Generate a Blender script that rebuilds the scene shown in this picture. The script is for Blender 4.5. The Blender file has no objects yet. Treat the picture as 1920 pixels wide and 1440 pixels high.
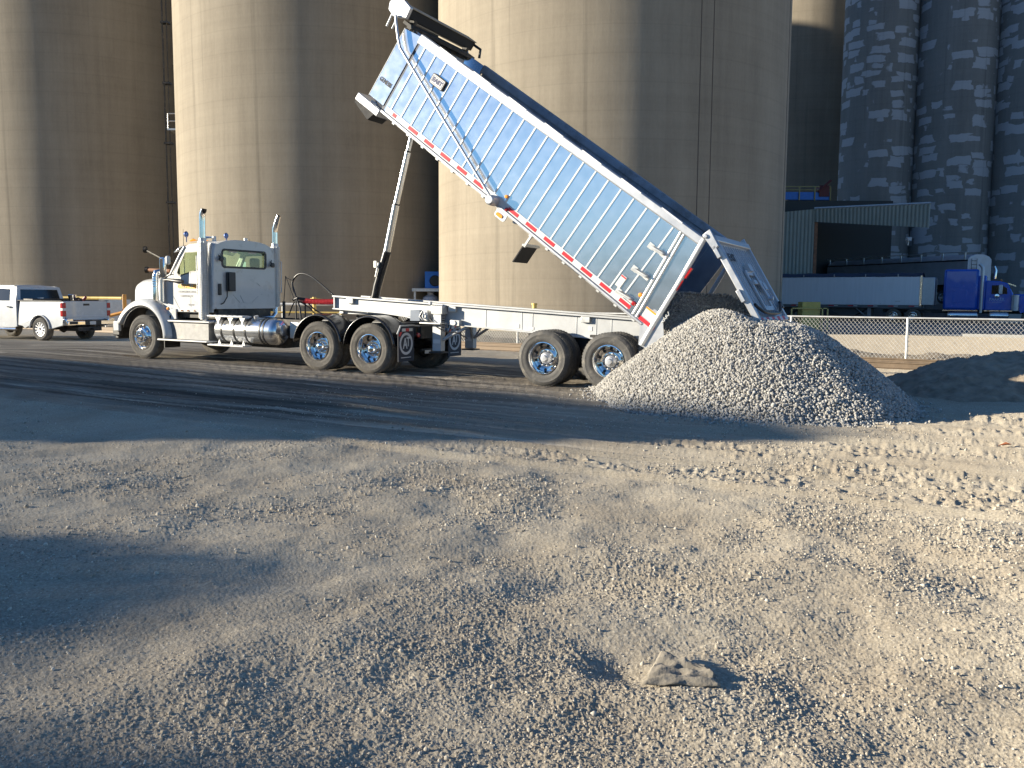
import bpy, math, random
import numpy as np
from mathutils import Vector, Matrix, noise as mnoise
from mathutils.geometry import tessellate_polygon
random.seed(7); rng = np.random.default_rng(7)
PI = math.pi; S = math.sin; C = math.cos; R = math.radians
scene = bpy.context.scene
col = scene.collection

# ---------------------------------------------------------------- camera model
FPX, HC, PITCH, ROLL = 1620.0, 1.6, math.atan(160/1620.0), 0.006
_f = Vector((0, C(PITCH), -S(PITCH))); _r = Vector((1, 0, 0)); _u = _r.cross(_f)
CR = _r*C(ROLL)+_u*S(ROLL); CU = _u*C(ROLL)-_r*S(ROLL)
def at(px, py, Y):
    """point of the world seen at photo pixel (px,py), Y metres ahead"""
    d = _f+CR*((px-960)/FPX)-CU*((py-720)/FPX)
    return Vector((0, 0, HC))+d*(Y/d.y)

# ---------------------------------------------------------------- materials
def nodes(m):
    m.use_nodes = True
    return m.node_tree.nodes, m.node_tree.links
def mat(name, col_, rough=.5, metal=0., var=0., scale=4., bump=0., bscale=40., dirt=None, dscale=1.5, dthr=.5, stretch=(1,1,1), spec=.5, coat=0., emit=None):
    m = bpy.data.materials.new(name); N, L = nodes(m)
    b = N['Principled BSDF']
    b.inputs['Base Color'].default_value = (*col_, 1)
    b.inputs['Roughness'].default_value = rough
    b.inputs['Metallic'].default_value = metal
    b.inputs['Specular IOR Level'].default_value = spec
    b.inputs['Diffuse Roughness'].default_value = 1.0 if rough > .8 else 0.0
    b.inputs['Coat Weight'].default_value = coat
    if emit:
        b.inputs['Emission Color'].default_value = (*emit[0], 1); b.inputs['Emission Strength'].default_value = emit[1]
    if var or bump or dirt:
        tc = N.new('ShaderNodeTexCoord'); mp = N.new('ShaderNodeMapping'); mp.inputs['Scale'].default_value = stretch
        L.new(tc.outputs['Object'], mp.inputs['Vector'])
    src = None
    if var:
        n = N.new('ShaderNodeTexNoise'); n.inputs['Scale'].default_value = scale; n.inputs['Detail'].default_value = 6
        L.new(mp.outputs[0], n.inputs['Vector'])
        r = N.new('ShaderNodeValToRGB')
        r.color_ramp.elements[0].position = .3; r.color_ramp.elements[1].position = .7
        r.color_ramp.elements[0].color = (*[c*(1-var) for c in col_], 1)
        r.color_ramp.elements[1].color = (*[min(1, c*(1+var*.7)) for c in col_], 1)
        L.new(n.outputs['Fac'], r.inputs['Fac']); src = r.outputs['Color']
        rr = N.new('ShaderNodeMapRange'); rr.inputs['To Min'].default_value = max(0.02, rough*.8); rr.inputs['To Max'].default_value = min(1, rough*1.25)
        L.new(n.outputs['Fac'], rr.inputs['Value']); L.new(rr.outputs[0], b.inputs['Roughness'])
    if dirt:
        n = N.new('ShaderNodeTexNoise'); n.inputs['Scale'].default_value = dscale; n.inputs['Detail'].default_value = 8; n.inputs['Roughness'].default_value = .7
        L.new(mp.outputs[0], n.inputs['Vector'])
        r = N.new('ShaderNodeMapRange'); r.inputs['From Min'].default_value = dthr; r.inputs['From Max'].default_value = dthr+.22; r.clamp = True
        L.new(n.outputs['Fac'], r.inputs['Value'])
        mx = N.new('ShaderNodeMix'); mx.data_type = 'RGBA'
        L.new(r.outputs[0], mx.inputs['Factor'])
        if src: L.new(src, mx.inputs['A'])
        else: mx.inputs['A'].default_value = (*col_, 1)
        mx.inputs['B'].default_value = (*dirt, 1); src = mx.outputs['Result']
        if metal > .5:
            mm = N.new('ShaderNodeMapRange'); mm.inputs['To Min'].default_value = metal; mm.inputs['To Max'].default_value = .2
            L.new(r.outputs[0], mm.inputs['Value']); L.new(mm.outputs[0], b.inputs['Metallic'])
    if src: L.new(src, b.inputs['Base Color'])
    if bump:
        n = N.new('ShaderNodeTexNoise'); n.inputs['Scale'].default_value = bscale; n.inputs['Detail'].default_value = 5
        L.new(mp.outputs[0], n.inputs['Vector'])
        bp = N.new('ShaderNodeBump'); bp.inputs['Strength'].default_value = bump; bp.inputs['Distance'].default_value = .02
        L.new(n.outputs['Fac'], bp.inputs['Height']); L.new(bp.outputs[0], b.inputs['Normal'])
    return m

M = {}
M['white'] = mat('white_paint', (.50, .51, .51), .28, 0, .05, 3, dirt=(.36, .32, .26), dscale=2.2, dthr=.56, coat=.3)
M['truckwhite'] = mat('pickup_white_paint', (.46, .48, .50), .25, 0, .04, 3, dirt=(.45, .40, .33), dscale=2.5, dthr=.62, coat=.4)
M['plasticdark'] = mat('black_plastic', (.015, .015, .017), .45, 0, .2, 8)
M['frame'] = mat('chassis_black', (.022, .021, .02), .6, 0, .3, 6, dirt=(.13, .11, .085), dscale=4, dthr=.5)
M['rubber'] = mat('tyre_rubber', (.135, .12, .10), .85, 0, .3, 9, bump=.3, bscale=60, dirt=(.27, .24, .19), dscale=6, dthr=.5)
M['rubberclean'] = mat('trailer_tyre_rubber', (.062, .06, .058), .75, 0, .25, 9, bump=.25, bscale=60, dirt=(.17, .155, .13), dscale=5, dthr=.52)
M['chrome'] = mat('chrome', (.84, .82, .79), .09, 1, .04, 5)
M['alu'] = mat('polished_aluminium', (.70, .71, .72), .19, .94, .06, 5, bump=.02, bscale=5, dirt=(.55, .53, .50), dscale=2.5, dthr=.70)
M['alumatte'] = mat('brushed_aluminium', (.50, .51, .53), .42, .7, .08, 6, bump=.04, bscale=30)
M['alubeam'] = mat('aluminium_beam', (.43, .44, .45), .5, .35, .08, 3, dirt=(.42, .38, .33), dscale=2.5, dthr=.6)
M['ribs'] = mat('aluminium_rib', (.66, .67, .67), .45, .25, .03, 6)
M['toolbox'] = mat('treadplate_aluminium', (.20, .20, .20), .5, .3, .18, 9, bump=.12, bscale=60, dirt=(.34, .31, .26), dscale=4, dthr=.56)
M['red'] = mat('red_reflector', (.62, .025, .035), .35)
M['redlamp'] = mat('red_lamp', (.35, .01, .01), .2, coat=.5)
M['amber'] = mat('amber_lamp', (.85, .30, .03), .2, coat=.5)
M['whitetape'] = mat('white_reflector', (.56, .57, .57), .4)
M['label'] = mat('printed_label', (.58, .575, .56), .5)
M['ink'] = mat('black_ink', (.02, .02, .025), .6)
M['navy'] = mat('navy_ink', (.02, .03, .10), .5)
M['flap'] = mat('mud_flap', (.02, .024, .04), .6)
M['flapw'] = mat('mud_flap_print', (.55, .56, .58), .6)
M['orangeink'] = mat('orange_lettering', (.85, .42, .04), .5)
M['greyink'] = mat('grey_lettering', (.38, .37, .36), .6)
M['greybox'] = mat('grey_box', (.16, .19, .24), .5, 0, .1, 5)
M['hosered'] = mat('red_hose', (.55, .04, .05), .4)
M['steel'] = mat('steel_rod', (.68, .69, .70), .22, 1, .08, 4)
M['blackpaint'] = mat('black_gloss_paint', (.012, .012, .014), .25, 0, .2, 5, coat=.4)
M['fabricdark'] = mat('seat_fabric', (.03, .03, .032), .9)
M['tarp'] = mat('black_tarp', (.018, .018, .02), .75, 0, .3, 8, bump=.2, bscale=25)
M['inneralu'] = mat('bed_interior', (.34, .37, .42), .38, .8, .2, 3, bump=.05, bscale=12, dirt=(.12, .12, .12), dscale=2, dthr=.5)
M['orangepipe'] = mat('orange_pipe', (.70, .32, .06), .5, 0, .15, 4)
M['yellow'] = mat('yellow_paint', (.62, .44, .12), .5, 0, .2, 4, dirt=(.3, .22, .1), dscale=3, dthr=.58)
M['galv'] = mat('galvanised_steel', (.60, .60, .58), .4, .5, .12, 8)
M['blue'] = mat('blue_paint', (.010, .10, .55), .25, 0, .06, 2, coat=.5)
M['trailerwhite'] = mat('trailer_white', (.78, .80, .84), .4, .1, .06, 1.2, stretch=(6, 1, .4))
M['greygrain'] = mat('hopper_grey', (.40, .42, .46), .5, .3, .15, 1.5)
M['green'] = mat('green_cladding', (.25, .28, .25), .6, 0, .1, 1.0)
M['rust'] = mat('rusty_steel', (.24, .12, .07), .8, 0, .3, 5)
M['blower'] = mat('blower_blue', (.02, .16, .55), .5, 0, .1, 4)
M['rail'] = mat('rail_steel', (.15, .11, .075), .6, .3, .2, 6)
M['bark'] = mat('bark', (.10, .075, .055), .9, 0, .3, 8, bump=.4)
M['leaf'] = mat('leaf', (.05, .075, .03), .8, 0, .4, 2)
M['paper'] = mat('muddy_paper', (.25, .22, .175), .9, 0, .35, 9, bump=.5, bscale=30, dirt=(.16, .13, .10), dscale=8, dthr=.55)
M['shedwall'] = mat('shed_cladding', (.35, .34, .32), .6, 0, .1, 1)
def glass_mat():
    m = bpy.data.materials.new('window_glass'); N, L = nodes(m)
    N.remove(N['Principled BSDF']); o = N['Material Output']
    t = N.new('ShaderNodeBsdfTransparent'); t.inputs[0].default_value = (.90, .96, .87, 1)
    g = N.new('ShaderNodeBsdfGlossy'); g.inputs['Roughness'].default_value = .03
    mx = N.new('ShaderNodeMixShader'); mx.inputs[0].default_value = .07; L.new(t.outputs[0], mx.inputs[1]); L.new(g.outputs[0], mx.inputs[2])
    L.new(mx.outputs[0], o.inputs[0]); return m
M['glass'] = glass_mat()
M['darkglass'] = mat('dark_glass', (.01, .012, .014), .06, 0, coat=.3)

def concrete(name, c0, c1, patch=None, band=.5):
    m = bpy.data.materials.new(name); N, L = nodes(m); b = N['Principled BSDF']
    b.inputs['Roughness'].default_value = .9; b.inputs['Specular IOR Level'].default_value = .2; b.inputs['Diffuse Roughness'].default_value = .25
    tc = N.new('ShaderNodeTexCoord')
    def nz(scale, st, detail=6, rough=.6):
        mp = N.new('ShaderNodeMapping'); mp.inputs['Scale'].default_value = st; L.new(tc.outputs['Object'], mp.inputs[0])
        n = N.new('ShaderNodeTexNoise'); n.inputs['Scale'].default_value = scale; n.inputs['Detail'].default_value = detail; n.inputs['Roughness'].default_value = rough
        L.new(mp.outputs[0], n.inputs['Vector']); return n.outputs['Fac']
    def math_(op, a, b_=None):
        n = N.new('ShaderNodeMath'); n.operation = op
        for i, v in enumerate((a, b_)):
            if v is None: continue
            if isinstance(v, (int, float)): n.inputs[i].default_value = v
            else: L.new(v, n.inputs[i])
        return n.outputs[0]
    streak = nz(1.1, (1, 1, .035), 8, .7)      # vertical streaks
    bands = nz(1.0, (.03, .03, 1.6), 6, .75)     # slip-form bands
    blot = nz(.22, (1, 1, .6), 6, .6)
    fine = nz(9, (1, 1, .5), 5, .7)
    weave = nz(4.5, (1, 1, .12), 4, .8)
    s = math_('ADD', math_('MULTIPLY', streak, .34), math_('MULTIPLY', bands, .17*band*2))
    s = math_('ADD', s, math_('MULTIPLY', blot, .31)); s = math_('ADD', s, math_('MULTIPLY', fine, .12)); s = math_('ADD', s, math_('MULTIPLY', weave, .12))
    r = N.new('ShaderNodeValToRGB'); r.color_ramp.elements[0].position = .40; r.color_ramp.elements[1].position = .64
    r.color_ramp.elements[0].color = (*c0, 1); r.color_ramp.elements[1].color = (*c1, 1)
    L.new(s, r.inputs['Fac']); out = r.outputs['Color']
    if patch:
        oi = N.new('ShaderNodeObjectInfo'); ml = N.new('ShaderNodeMath'); ml.operation = 'MULTIPLY'; ml.inputs[1].default_value = 170; L.new(oi.outputs['Random'], ml.inputs[0])
        cx = N.new('ShaderNodeCombineXYZ'); L.new(ml.outputs[0], cx.inputs[2]); va = N.new('ShaderNodeVectorMath'); va.operation = 'ADD'; L.new(tc.outputs['Object'], va.inputs[0]); L.new(cx.outputs[0], va.inputs[1])
        wn = N.new('ShaderNodeTexNoise'); wn.inputs['Scale'].default_value = 1.1; wn.inputs['Detail'].default_value = 4; L.new(va.outputs[0], wn.inputs['Vector'])
        vb = N.new('ShaderNodeVectorMath'); vb.operation = 'MULTIPLY_ADD'; L.new(wn.outputs['Color'], vb.inputs[0]); vb.inputs[1].default_value = (.9, .9, .5); L.new(va.outputs[0], vb.inputs[2])
        mpv = N.new('ShaderNodeMapping'); mpv.inputs['Scale'].default_value = (.42, .42, 1.0); L.new(vb.outputs[0], mpv.inputs[0])
        vo = N.new('ShaderNodeTexVoronoi'); vo.distance = 'CHEBYCHEV'; vo.inputs['Scale'].default_value = 1.15; vo.inputs['Randomness'].default_value = .8; L.new(mpv.outputs[0], vo.inputs['Vector'])
        sc_ = N.new('ShaderNodeSeparateColor'); L.new(vo.outputs['Color'], sc_.inputs[0])
        big = N.new('ShaderNodeTexNoise'); big.inputs['Scale'].default_value = .16; L.new(va.outputs[0], big.inputs['Vector'])
        lim = math_('MULTIPLY', math_('ADD', sc_.outputs[0], math_('MULTIPLY', big.outputs['Fac'], 1.3)), .32)
        pp = math_('SUBTRACT', math_('SUBTRACT', lim, .03), vo.outputs['Distance'])
        mr = N.new('ShaderNodeMapRange'); mr.inputs['From Min'].default_value = .0; mr.inputs['From Max'].default_value = .04; mr.inputs['To Max'].default_value = .8; mr.clamp = True
        L.new(pp, mr.inputs['Value'])
        mx = N.new('ShaderNodeMix'); mx.data_type = 'RGBA'; L.new(mr.outputs[0], mx.inputs['Factor']); L.new(out, mx.inputs['A']); mx.inputs['B'].default_value = (*patch, 1)
        out = mx.outputs['Result']
    sx = N.new('ShaderNodeSeparateXYZ'); L.new(tc.outputs['Object'], sx.inputs[0])
    fr = math_('FRACT', math_('ADD', math_('MULTIPLY', sx.outputs['Z'], .78), math_('MULTIPLY', fine, .05)))
    ln = N.new('ShaderNodeMapRange'); ln.clamp = True; ln.inputs['From Min'].default_value = .0; ln.inputs['From Max'].default_value = .07; ln.inputs['To Min'].default_value = .91; ln.inputs['To Max'].default_value = 1
    L.new(fr, ln.inputs['Value'])
    drip = nz(1.7, (1, 1, .02), 5, .6); dr = N.new('ShaderNodeMapRange'); dr.clamp = True; dr.inputs['From Min'].default_value = .60; dr.inputs['From Max'].default_value = .72; dr.inputs['To Min'].default_value = 1; dr.inputs['To Max'].default_value = .74
    L.new(drip, dr.inputs['Value'])
    mlt = N.new('ShaderNodeMix'); mlt.data_type = 'RGBA'; mlt.blend_type = 'MULTIPLY'; mlt.inputs['Factor'].default_value = 1
    L.new(out, mlt.inputs['A']); cmb = N.new('ShaderNodeCombineColor'); pr_ = math_('MULTIPLY', ln.outputs[0], dr.outputs[0])
    for k_ in range(3): L.new(pr_, cmb.inputs[k_])
    L.new(cmb.outputs[0], mlt.inputs['B']); out = mlt.outputs['Result']
    L.new(out, b.inputs['Base Color'])
    bp = N.new('ShaderNodeBump'); bp.inputs['Strength'].default_value = .35; bp.inputs['Distance'].default_value = .05
    L.new(s, bp.inputs['Height']); L.new(bp.outputs[0], b.inputs['Normal'])
    return m
M['silo'] = concrete('silo_concrete', (.215, .184, .142), (.33, .288, .225))
M['silo2'] = concrete('patched_concrete', (.18, .185, .18), (.28, .285, .275), patch=(.46, .49, .53), band=.3)
M['conc'] = concrete('slab_concrete', (.3, .29, .27), (.42, .41, .38))

# ---------------------------------------------------------------- mesh builder
SPLIT = set('''step step_bracket bed_rest cylinder_mount rail_seam bed_rail_cap running_board side_window landing_leg hopper pressed_rib
grab_handle antenna air_horn height_mark valve_block warning_label inner_panel housing_stub housing_bracket slot_lamp gate_latch gate_hinge window_trim door_seam fender_bracket
flap_hanger hinge floor_cove tarp_strap body_mark clamp tank_strap door_frame sill_trim reflective_tape mirror_bracket bumper_step brace
vent_grille arm handrail railing roof_rail'''.split())
class MB:
    def __init__(s): s.v = []; s.f = []; s.mi = []; s.m = 0
    def add(s, vs, fs):
        o = len(s.v); s.v += [tuple(v) for v in vs]
        for f in fs: s.f.append([i+o for i in f]); s.mi.append(s.m)
        return s
    def box(s, a, b):
        x0, y0, z0 = a; x1, y1, z1 = b
        return s.add([(x0,y0,z0),(x1,y0,z0),(x1,y1,z0),(x0,y1,z0),(x0,y0,z1),(x1,y0,z1),(x1,y1,z1),(x0,y1,z1)],
                     [(0,3,2,1),(4,5,6,7),(0,1,5,4),(1,2,6,5),(2,3,7,6),(3,0,4,7)])
    def fbox(s, f, a, b):
        o = MB().box(a, b); return s.add([f(*v) for v in o.v], o.f)
    def plate(s, outer, f, w0, w1, holes=()):
        polys = [outer]+list(holes); n = sum(len(p) for p in polys)
        flat = [p for q in polys for p in q]
        tri = tessellate_polygon([[Vector((p[0], p[1], 0)) for p in q] for q in polys])
        vs = [f(p[0], p[1], w0) for p in flat]+[f(p[0], p[1], w1) for p in flat]
        fs = [tuple(t) for t in tri]+[tuple(i+n for i in reversed(t)) for t in tri]
        o = 0
        for q in polys:
            k = len(q)
            for i in range(k):
                j = (i+1) % k; fs.append((o+i, o+j, o+j+n, o+i+n))
            o += k
        return s.add(vs, fs)
    def tube(s, path, r, seg=10, cap=True):
        path = [Vector(p) for p in path]; n = len(path)
        rs = r if isinstance(r, (list, tuple)) else [r]*n
        t0 = (path[1]-path[0]).normalized(); a = Vector((0, 0, 1)) if abs(t0.z) < .9 else Vector((1, 0, 0))
        nrm = t0.cross(a).normalized(); vs = []
        for i, p in enumerate(path):
            t = (path[min(i+1, n-1)]-path[max(i-1, 0)]).normalized()
            nrm = (nrm-t*nrm.dot(t)).normalized(); bi = t.cross(nrm)
            for k in range(seg):
                an = 2*PI*k/seg; vs.append(p+(nrm*C(an)+bi*S(an))*rs[i])
        fs = [(i*seg+k, i*seg+(k+1) % seg, (i+1)*seg+(k+1) % seg, (i+1)*seg+k) for i in range(n-1) for k in range(seg)]
        if cap: fs += [tuple(reversed(range(seg))), tuple((n-1)*seg+k for k in range(seg))]
        return s.add(vs, fs)
    def cyl(s, p0, p1, r, r1=None, seg=16): return s.tube([p0, p1], [r, r if r1 is None else r1], seg)
    def lathe(s, prof, o, ax, seg=48, close=False):
        o = Vector(o); ax = Vector(ax).normalized(); a = Vector((0, 0, 1)) if abs(ax.z) < .9 else Vector((1, 0, 0))
        e1 = ax.cross(a).normalized(); e2 = ax.cross(e1); n = len(prof)
        vs = [o+ax*t+(e1*C(2*PI*k/seg)+e2*S(2*PI*k/seg))*r for r, t in prof for k in range(seg)]
        fs = [(i*seg+k, i*seg+(k+1) % seg, (i+1)*seg+(k+1) % seg, (i+1)*seg+k) for i in range(n-1) for k in range(seg)]
        if close: fs += [((n-1)*seg+k, (n-1)*seg+(k+1) % seg, (k+1) % seg, k) for k in range(seg)]
        return s.add(vs, fs)
    def loft(s, rings, cap=True):
        n = len(rings[0]); vs = [p for r in rings for p in r]
        fs = [(i*n+k, i*n+(k+1) % n, (i+1)*n+(k+1) % n, (i+1)*n+k) for i in range(len(rings)-1) for k in range(n)]
        if cap: fs += [tuple(reversed(range(n))), tuple((len(rings)-1)*n+k for k in range(n))]
        return s.add(vs, fs)
    def sheet(s, grid):
        h, w = len(grid), len(grid[0])
        return s.add([p for r in grid for p in r], [(i*w+j, i*w+j+1, (i+1)*w+j+1, (i+1)*w+j) for i in range(h-1) for j in range(w-1)])
    def pieces(s):
        par = list(range(len(s.v)))
        def find(a):
            while par[a] != a: par[a] = par[par[a]]; a = par[a]
            return a
        for f in s.f:
            r0 = find(f[0])
            for q in f[1:]: par[find(q)] = r0
        grp = {}
        for f, m in zip(s.f, s.mi): grp.setdefault(find(f[0]), []).append((f, m))
        out = []
        for fs in grp.values():
            mb = MB(); mp = {}
            for f, m in fs:
                for i in f:
                    if i not in mp: mp[i] = len(mb.v); mb.v.append(s.v[i])
                mb.f.append([mp[i] for i in f]); mb.mi.append(m)
            out.append(mb)
        return out
    def build(s, name, mats, parent=None, off=(0, 0, 0), smooth=35, bevel=0, solid=0, M_=None, fixn=True):
        if name in SPLIT and parent is not None:
            ps = s.pieces()
            if len(ps) > 1:
                for p in ps: o = p.build(name, mats, parent, off, smooth, bevel, solid, M_, fixn)
                return o
        me = bpy.data.meshes.new(name); o = Vector(off)
        vs = [(v[0]-o.x, v[1]-o.y, v[2]-o.z) for v in s.v]
        me.from_pydata(vs, [], s.f); mats = mats if isinstance(mats, list) else [mats]
        for m in mats: me.materials.append(m)
        me.polygons.foreach_set('material_index', s.mi)
        if fixn:
            import bmesh
            bm = bmesh.new(); bm.from_mesh(me); bmesh.ops.recalc_face_normals(bm, faces=bm.faces); bm.to_mesh(me); bm.free()
        if smooth:
            me.polygons.foreach_set('use_smooth', [True]*len(me.polygons)); me.set_sharp_from_angle(angle=R(smooth))
        ob = bpy.data.objects.new(name, me); col.objects.link(ob)
        if parent: ob.parent = parent
        if M_ is not None: ob.matrix_world = M_
        if solid:
            md = ob.modifiers.new('solid', 'SOLIDIFY'); md.thickness = solid; md.offset = 0
        if bevel:
            md = ob.modifiers.new('bevel', 'BEVEL'); md.width = bevel; md.segments = 2; md.limit_method = 'ANGLE'; md.angle_limit = R(40); md.harden_normals = False
        return ob
def tag(o, label=None, cat=None, group=None, kind=None):
    for k, v in (('label', label), ('category', cat), ('group', group), ('kind', kind)):
        if v: o[k] = v
    return o
def thing(name, label, cat, Mx, group=None):
    o = bpy.data.objects.new(name, None); col.objects.link(o); o.matrix_world = Mx; o.empty_display_size = .3
    return tag(o, label, cat, group)
def frame(O, yaw, slope=0.):
    ux = Vector((C(yaw), -S(yaw), slope)).normalized(); uy = Vector((S(yaw), C(yaw), 0)); uz = ux.cross(uy)
    m = Matrix.Identity(4)
    for i, a in enumerate((ux, uy, uz)):
        for k in range(3): m[k][i] = a[k]
    for k in range(3): m[k][3] = O[k]
    return m
def text_mb(txt, size, f, depth=.004, align='CENTER', bold=0.0, sx=1.0, shear=0.0):
    """lettering as mesh, mapped by f(u, v, w)"""
    cu = bpy.data.curves.new('lettering', 'FONT'); cu.body = txt; cu.size = size; cu.align_x = align; cu.align_y = 'CENTER'
    cu.extrude = depth/2; cu.offset = bold; cu.resolution_u = 3; cu.shear = shear
    ob = bpy.data.objects.new('lettering', cu); col.objects.link(ob)
    dg = bpy.context.evaluated_depsgraph_get(); me = bpy.data.meshes.new_from_object(ob.evaluated_get(dg))
    mb = MB(); mb.add([f(v.co.x*sx, v.co.y, v.co.z) for v in me.vertices], [tuple(p.vertices) for p in me.polygons])
    bpy.data.objects.remove(ob); bpy.data.curves.remove(cu); bpy.data.meshes.remove(me)
    return mb
def rrect(x0, y0, x1, y1, r, n=5):
    pts = []
    for cx, cy, a0 in ((x1-r, y1-r, 0), (x0+r, y1-r, 90), (x0+r, y0+r, 180), (x1-r, y0+r, 270)):
        for k in range(n+1):
            a = R(a0+90*k/n); pts.append((cx+r*C(a), cy+r*S(a)))
    return pts

# ---------------------------------------------------------------- numpy noise
def _hash(ix, iy, s=0):
    h = (ix.astype(np.int64)*374761393+iy.astype(np.int64)*668265263+s*974634777) & 0xffffffff
    h = ((h ^ (h >> 13))*1274126177) & 0xffffffff
    return ((h ^ (h >> 16)) & 0xffffff)/float(0xffffff)
def vnoise(x, y, s=0):
    ix = np.floor(x); iy = np.floor(y); fx = x-ix; fy = y-iy
    fx = fx*fx*(3-2*fx); fy = fy*fy*(3-2*fy)
    a = _hash(ix, iy, s); b = _hash(ix+1, iy, s); c = _hash(ix, iy+1, s); d = _hash(ix+1, iy+1, s)
    return (a*(1-fx)+b*fx)*(1-fy)+(c*(1-fx)+d*fx)*fy
def fbm(x, y, s=0, o=4, g=.5):
    t = 0; a = 1; n = 0
    for i in range(o):
        t = t+a*vnoise(x*2**i+i*17.3, y*2**i-i*9.1, s+i); n += a; a *= g
    return t/n
def worley(x, y, s=0):
    """returns (distance to nearest point, random of that cell)"""
    ix = np.floor(x); iy = np.floor(y); best = np.full(x.shape, 9.); rid = np.zeros(x.shape)
    for dx in (-1, 0, 1):
        for dy in (-1, 0, 1):
            cx = ix+dx; cy = iy+dy
            px = cx+.15+.7*_hash(cx, cy, s+1); py = cy+.15+.7*_hash(cx, cy, s+2)
            d = (px-x)**2+(py-y)**2; m = d < best
            best = np.where(m, d, best); rid = np.where(m, _hash(cx, cy, s+3), rid)
    return np.sqrt(best), rid
def sstep(a, b, x):
    t = np.clip((x-a)/(b-a), 0, 1); return t*t*(3-2*t)

# ---------------------------------------------------------------- ground
TYAW, TSL = 0.475344, -0.01247
TO = Vector((-8.834, 20.643, .130))
LD = (C(R(31)), -S(R(31)))                      # direction of the driving lane
def gbase(x, y):
    """smooth level of the yard"""
    t = (x-TO.x)*C(TYAW)-(y-TO.y)*S(TYAW); q = (x-TO.x)*S(TYAW)+(y-TO.y)*C(TYAW)
    lvl = .130+TSL*np.clip(t, -4, 13.5)
    w = sstep(-6, -1.5, q)*(1-sstep(4, 9, q))*sstep(-11, -3, t)*(1-sstep(13, 17, t))
    return lvl*w
def ground_h(x, y):
    x = np.asarray(x, float); y = np.asarray(y, float)
    h = gbase(x, y)
    r = np.hypot(x, y)
    u = x*LD[0]+y*LD[1]; v = -x*LD[1]+y*LD[0]        # along / across lane
    v2 = v+.35*(fbm(u*.12, v*.12, 50, 2)-.5)-.004*(u+4)**2*.35
    lane = sstep(6.7, 7.5, v2)*(1-sstep(15.5, 18, v2))
    near = 1-sstep(14, 30, r)
    # undulation
    h = h+near*(1-lane*.6)*(.085*(fbm(x*.8, y*.8, 3, 3)-.5)+.055*(fbm(x*2.3, y*2.3, 5, 3)-.5))
    # wheel tracks
    st = fbm(u*.10, v2*2.6, 11, 3, .6)-.5
    h = h+lane*near*(.14*st+.022*(fbm(u*.5, v2*9, 12, 3)-.5)+.012*(fbm(u*2, v2*22, 14, 2)-.5))
    rut = np.exp(-((v2-7.25)/.07)**2)-.6*np.exp(-((v2-7.5)/.12)**2)
    rut2 = np.exp(-((v2-8.15)/.06)**2)-.7*np.exp(-((v2-8.4)/.14)**2)+.8*np.exp(-((v2-8.7)/.06)**2)
    h = h+near*(.030*rut+.026*rut2)*(.4+.8*fbm(u*1.1, v*1.1, 15, 2))
    # clods / tread blocks
    cl = sstep(7.1, 7.5, v2)*(1-sstep(9.8, 10.8, v2))*sstep(-8, -3, u)+sstep(9.8, 10.8, v2)*(1-sstep(13.6, 14.6, v2))*sstep(-3, 0, u)
    wd, wr = worley(u*10+.8*vnoise(u*9, v*9, 23), v2*15+.8*vnoise(u*9, v*9, 24), 21)
    cm = sstep(.42, .56, fbm(u*.9, v2*2.4, 22, 3)); h = h+near*.62*cl*cm*(.012*np.clip(.55-wd, 0, 1)*2*(wr > .35)*(.4+wr)+.10*np.clip(fbm(u*8, v2*13, 26, 4, .6)-.5, 0, .2)+.05*(fbm(u*19, v2*26, 27, 2)-.5))
    # gravel texture, three sizes
    rough = np.clip(fbm(x*1.25+4, y*1.25, 31, 3)*2.6-.75, .15, 1.25)*(1-.55*lane)
    m1 = 1-sstep(16, 34, r)
    wx = .35*(vnoise(x*70, y*70, 91)-.5)/24; wy = .35*(vnoise(x*70, y*70, 92)-.5)/24; x0_, y0_ = x, y
    x = x+wx*2; y = y+wy*2
    d1, r1 = worley(x*38, y*38, 41); h = h+m1*.0048*rough*np.clip(.62-d1, 0, 1)*(.35+1.1*r1)*1.5*(r1 > .3)
    d2, r2 = worley(x*78+3, y*78, 43); h = h+m1*.0050*np.clip(.62-d2, 0, 1)*(.3+r2)*1.7*(.3+.7*rough)
    h = h+m1*.0065*(fbm(x*45, y*45, 44, 3, .6)-.5)
    d3, r3 = worley(x*14+1, y*14, 45); h = h+m1*.016*np.clip(.42-d3, 0, 1)*(r3 > .90)*rough*(1-lane)
    x, y = x0_, y0_
    # hollow beside the trash
    h = h-.055*np.exp(-(((x-.49)/.17)**2+((y-3.62)/.16)**2))+.015*np.exp(-(((x-.72)/.2)**2+((y-3.5)/.17)**2))
    h = h-.05*np.exp(-(((x-.25)/.42)**2+((y-4.75)/.33)**2))-.04*np.exp(-(((x+1.0)/.5)**2+((y-5.1)/.3)**2))-.04*np.exp(-(((x-2.6)/.4)**2+((y-4.6)/.4)**2))
    # ragged bank just beyond the fence, rough dirt by the rails
    q = (x-10.54)*.536+(y-23.09)*.844
    h = h+(.10+.35*(fbm(x*1.6, y*1.6, 61, 4)-.35))*np.exp(-((q-1.3)/.8)**2)
    h = h+.05*(fbm(x*2.2, y*2.2, 62, 4)-.5)*sstep(-5, -3, q)*(1-sstep(12, 20, q))
    return h
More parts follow.
